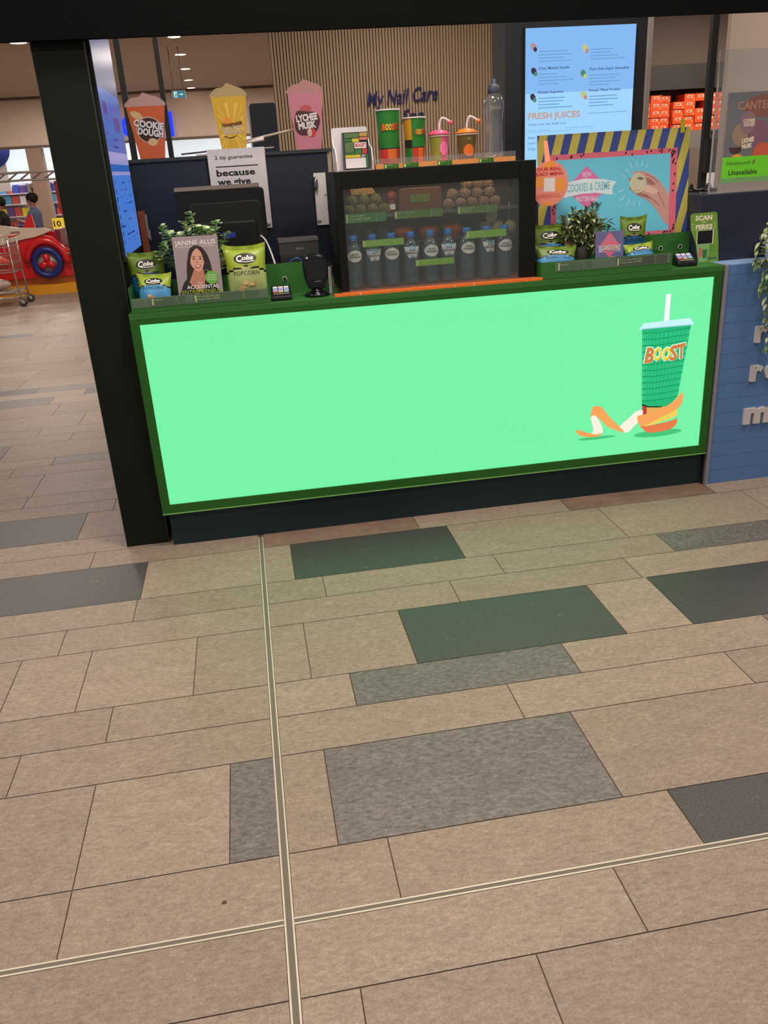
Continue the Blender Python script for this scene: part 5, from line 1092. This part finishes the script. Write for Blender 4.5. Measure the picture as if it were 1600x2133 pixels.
def child(lab, loc, rz, shirt, skin_m, hair_m, arm_f, pants):
    t = T('person', lab, 'child', loc, (0, 0, rz))     # faces local -Y, seated, origin at the seat
    H_ = lambda x, y, z, r: (x, y, z, r)
    ch = [[H_(0, 0, .07, .095), H_(0, .01, .18, .085), H_(0, .01, .30, .095), H_(0, 0, .36, .06), H_(0, -.005, .41, .038), H_(0, -.01, .46, .04)],
          [H_(0, -.012, .50, .072), H_(0, -.005, .53, .083), H_(0, 0, .55, .080)]]
    for s_ in (-1, 1):
        ch.append([H_(s_*.06, .0, .07, .065), H_(s_*.09, -.20, .08, .052), H_(s_*.09, -.30, .07, .045)]); ch.append([H_(s_*.09, -.30, .07, .045), H_(s_*.09, -.31, -.08, .036), H_(s_*.09, -.30, -.20, .026)]); ch.append([H_(s_*.09, -.30, -.21, .028), H_(s_*.09, -.38, -.22, .02)])
        ch.append([H_(s_*.10, .0, .32, .042), H_(s_*.15, -.03, .23, .033), H_(s_*.15, -.06, .17, .027)]); hx, hy, hz = s_*.11, -.24, .20+arm_f; ch.append([H_(s_*.15, -.06, .17, .027), H_(s_*.13, -.16, .18+arm_f*.5, .023), H_(hx, hy, hz, .017)])
        ch.append([H_(hx, hy, hz, .02), H_(hx, hy-.035, hz+.005, .018)])
        for k in range(4): fx = hx+(k-1.5)*.010; L_ = [.028, .036, .034, .024][k]; ch.append([H_(fx, hy-.04, hz+.006, .0072), H_(fx, hy-.04-L_*.6, hz, .0066), H_(fx, hy-.04-L_*.8, hz-.014, .006)])
        ch.append([H_(hx-s_*.016, hy-.012, hz+.002, .008), H_(hx-s_*.028, hy-.034, hz-.004, .007)])
        ch.append([H_(s_*.078, 0, .52, .014), H_(s_*.082, .004, .535, .012)])
    ch.append([H_(0, -.080, .515, .011), H_(0, -.088, .505, .010)]); body = organic('body', ch, skin_m, t)
    b = MB()
    for s_ in (-1, 1): b.ball((s_*.028, -.0835, .53), .010, M['white'], 10, 6, sc=(1, .5, .7)).ball((s_*.028, -.0885, .53), .005, M['ink'], 8, 5, sc=(1, .5, 1))
    b.build('eyes', t); MB().ball((0, -.0805, .478), .014, mat('lips', (160, 84, 80), .5), 10, 6, sc=(1, .4, .3)).build('mouth', t)
    b = MB(); b.ball((0, .012, .553), .0945, hair_m, 18, 12, .03, sc=(.98, 1.0, .93)); o = b.build('hair', t)
    o2 = organic('shirt', [[H_(0, 0, .05, .106), H_(0, .01, .18, .096), H_(0, .01, .30, .104), H_(0, 0, .355, .072)]]+[[H_(s_*.10, .0, .32, .053), H_(s_*.14, -.025, .245, .046), H_(s_*.155, -.05, .20, .042)] for s_ in (-1, 1)], shirt, t)
    organic('trousers', [[H_(0, 0, .04, .105), H_(0, .0, .09, .105)]]+[[H_(s_*.06, .0, .07, .078), H_(s_*.09, -.20, .08, .064), H_(s_*.09, -.30, .07, .056), H_(s_*.09, -.315, -.05, .048), H_(s_*.09, -.30, -.17, .040)] for s_ in (-1, 1)], pants, t)
    return t
HB = mat('black hair', (26, 20, 20), .7, noise=.3, scale=60); KS = mat('child skin', (190, 134, 110), .55)
child('child in a blue denim shirt sitting in the red ride car, seen from behind', (-3.34, 15.5, .93), -1.95, mat('denim shirt', (98, 112, 142), .7), KS, HB, .02, mat('dark jeans', (46, 50, 62), .8))
child('child in a black T-shirt at the left picture edge, sitting in the ride car', (-3.86, 15.5, .90), -1.5, mat('black shirt', (34, 30, 32), .7), KS, HB, .0, mat('dark jeans', (46, 50, 62), .8))

# trolley
t = T('shopping_trolley', 'wire shopping trolley with shopping inside, cut by the left picture edge', 'trolley', (-3.75, 13.75, 0)); TC = mat('trolley steel', (190, 180, 172), .3, .7); TRd = mat('trolley red', (210, 50, 40), .4)
b = MB(); x0, x1, y0, y1 = -.62, .40, -.27, .27
for z, e_ in ((.50, .04), (.62, .03), (.74, .02), (.86, .01), (1.0, 0)):
    p = [(x0+e_, y0+e_, z), (x1-e_, y0+e_, z), (x1-e_, y1-e_, z), (x0+e_, y1-e_, z), (x0+e_, y0+e_, z)]
    for a_, c_ in zip(p, p[1:]): b.tube([a_, c_], .006, TC, 5)
for k in range(15):
    x = x0+(x1-x0)*k/14
    for y in (y0, y1): b.tube([(x, y, 1.0), (x*.96, y*.86, .5)], .0035, TC, 4)
    b.tube([(x*.96, y0*.86, .5), (x*.96, y1*.86, .5)], .0035, TC, 4)
for k in range(8): y = y0+(y1-y0)*k/7; b.tube([(x1, y, 1.0), (x1*.94, y*.86, .5)], .0035, TC, 4); b.tube([(x0, y, 1.0), (x0*.94, y*.86, .5)], .0035, TC, 4)
b.build('basket', t)
b = MB(); b.tube([(x0-.06, y0, 1.06), (x0-.06, y1, 1.06)], .016, TRd, 8); b.tube([(x1+.012, y0, 1.0), (x1+.012, y1, 1.0)], .014, TRd, 8); b.build('handle', t, 'red plastic rails')
b = MB()
for y in (y0+.02, y1-.02):
    b.tube([(x1-.02, y, .98), (x1-.02, y, .5), (x1+.0, y, .14)], .013, TC, 8).tube([(x1+.0, y, .14), (x0+.05, y, .14)], .013, TC, 8).tube([(x0+.05, y, .14), (x0-.02, y, 1.04)], .013, TC, 8)
b.tube([(x1, y0+.02, .22), (x1, y1-.02, .22)], .01, TC, 6).tube([(x1, y0+.02, .14), (x1, y1-.02, .14)], .01, TC, 6)
for k in range(9): b.tube([(x0+.06, y0+.03+k*.06, .2), (x1, y0+.03+k*.06, .22)], .005, TC, 4)
b.build('chassis', t)
for x, y in ((x1, y0+.02), (x1, y1-.02), (x0+.08, y0+.02), (x0+.08, y1-.02)):
    cst = MB().box(x-.02, x+.02, y-.022, y-.017, .06, .13, TC).box(x-.02, x+.02, y+.017, y+.022, .06, .13, TC).box(x-.02, x+.02, y-.022, y+.022, .12, .13, TC).build('caster', t)
    MB().lathe([(0, -.014), (.05, -.014), (.06, -.008), (.06, .008), (.05, .014), (0, .014)], (x+.02, y, .061), mat('caster tyre', (70, 62, 60), .6), 20, 'y').lathe([(0, -.0165), (.028, -.0165), (.028, -.0145)], (x+.02, y, .061), M['silver'], 14, 'y').build('wheel', cst)
tag(MB().ball((-3.72, 13.75, .315), .1, mat('plastic bag', (206, 184, 176), .35), 16, 10, .10, sc=(2.0, 1.6, .8)).build('shopping_bag'), 'pale shopping bag lying on the lower rack of the trolley', 'bag')
tag(MB().ball((-3.62, 13.75, .62), .1, mat('red pack', (196, 70, 56), .5), 14, 8, .12, sc=(1.6, 1.5, .95)).build('shopping_parcel'), 'red and white parcel inside the trolley basket', 'parcel')

# shop interior shelves
RG = random.Random(21)
for (x, y, lb) in ((-7.3, 28.3, 'white shelving unit with colourful goods behind the ride car'), (-5.28, 27.7, 'shelving unit with blue and yellow goods between the grey post and pillar')):
    t = T('shop_shelf', lb, 'shelf', (x, y, 0)); w_ = 1.3 if x < -6 else .75
    b = MB(); b.box(-w_, w_, .35, .4, 0, 1.75, M['white']).box(-w_, -w_+.03, 0, .35, 0, 1.75, M['white']); [b.box(-w_+.03, w_, 0, .35, z, z+.03, M['white']) for z in (.1, .45, .8, 1.15, 1.45)]; b.build('rack', t)
    k = 0
    for zi, z in enumerate((.13, .48, .83, 1.18, 1.48)):
        xx = -w_+.05; k = 0
        while xx < w_-.15:
            ww = RG.uniform(.14, .24); hh = RG.uniform(.16, .26); cn, cl = RG.choice([('blue', (60, 90, 180)), ('yellow', (236, 214, 60)), ('white', (230, 225, 220)), ('red', (200, 90, 80)), ('pale blue', (90, 160, 200)), ('violet', (110, 80, 150))]); k += 1
            o = MB().box(0, ww, 0, .2, 0, hh, mat('goods %d %d %d' % cl, cl, .5)).build('product_box', loc=(x+xx, y+.05, z+.0005)); tag(o, '%s product box, %s from left on shelf %s up, %s shop unit' % (cn, ORD[min(k-1, 11)] if k < 13 else 'number %d' % k, ORD[zi], 'left' if x < -6 else 'right'), 'box', 'product boxes on the %s shelving' % ('left' if x < -6 else 'right')); xx += ww+.02
t = T('price_sign', 'yellow sign reading 10 beside the dark pillar', 'sign', (-5.02, 26.2, .48)); MB().box(-.15, .3, .001, .02, -.48, -.001, M['white']).build('stand', t); MB().box(-.2, .36, 0, .03, 0, .30, mat('price yellow', (240, 216, 60), .5)).build('panel', t); MB().text('10', -.17, .08, -.005, .15, M['ink'], w=.2, bold=.02).build('lettering', t)
t = T('grey_shop_post', 'beige panel post with a small round logo behind the ride car', 'post', (-5.72, 27.3, 0)); MB().box(-.22, .10, 0, .1, 0, 1.72, mat('post beige', (196, 182, 172), .6)).build('panel', t); b = MB(); b.ell(-.05, 1.56, .07, .07, -.003, mat('logo plum', (70, 56, 90))).rect(-.02, .07, 1.15, 1.35, -.003, mat('notice tan', (140, 118, 100))); b.build('notice', t)
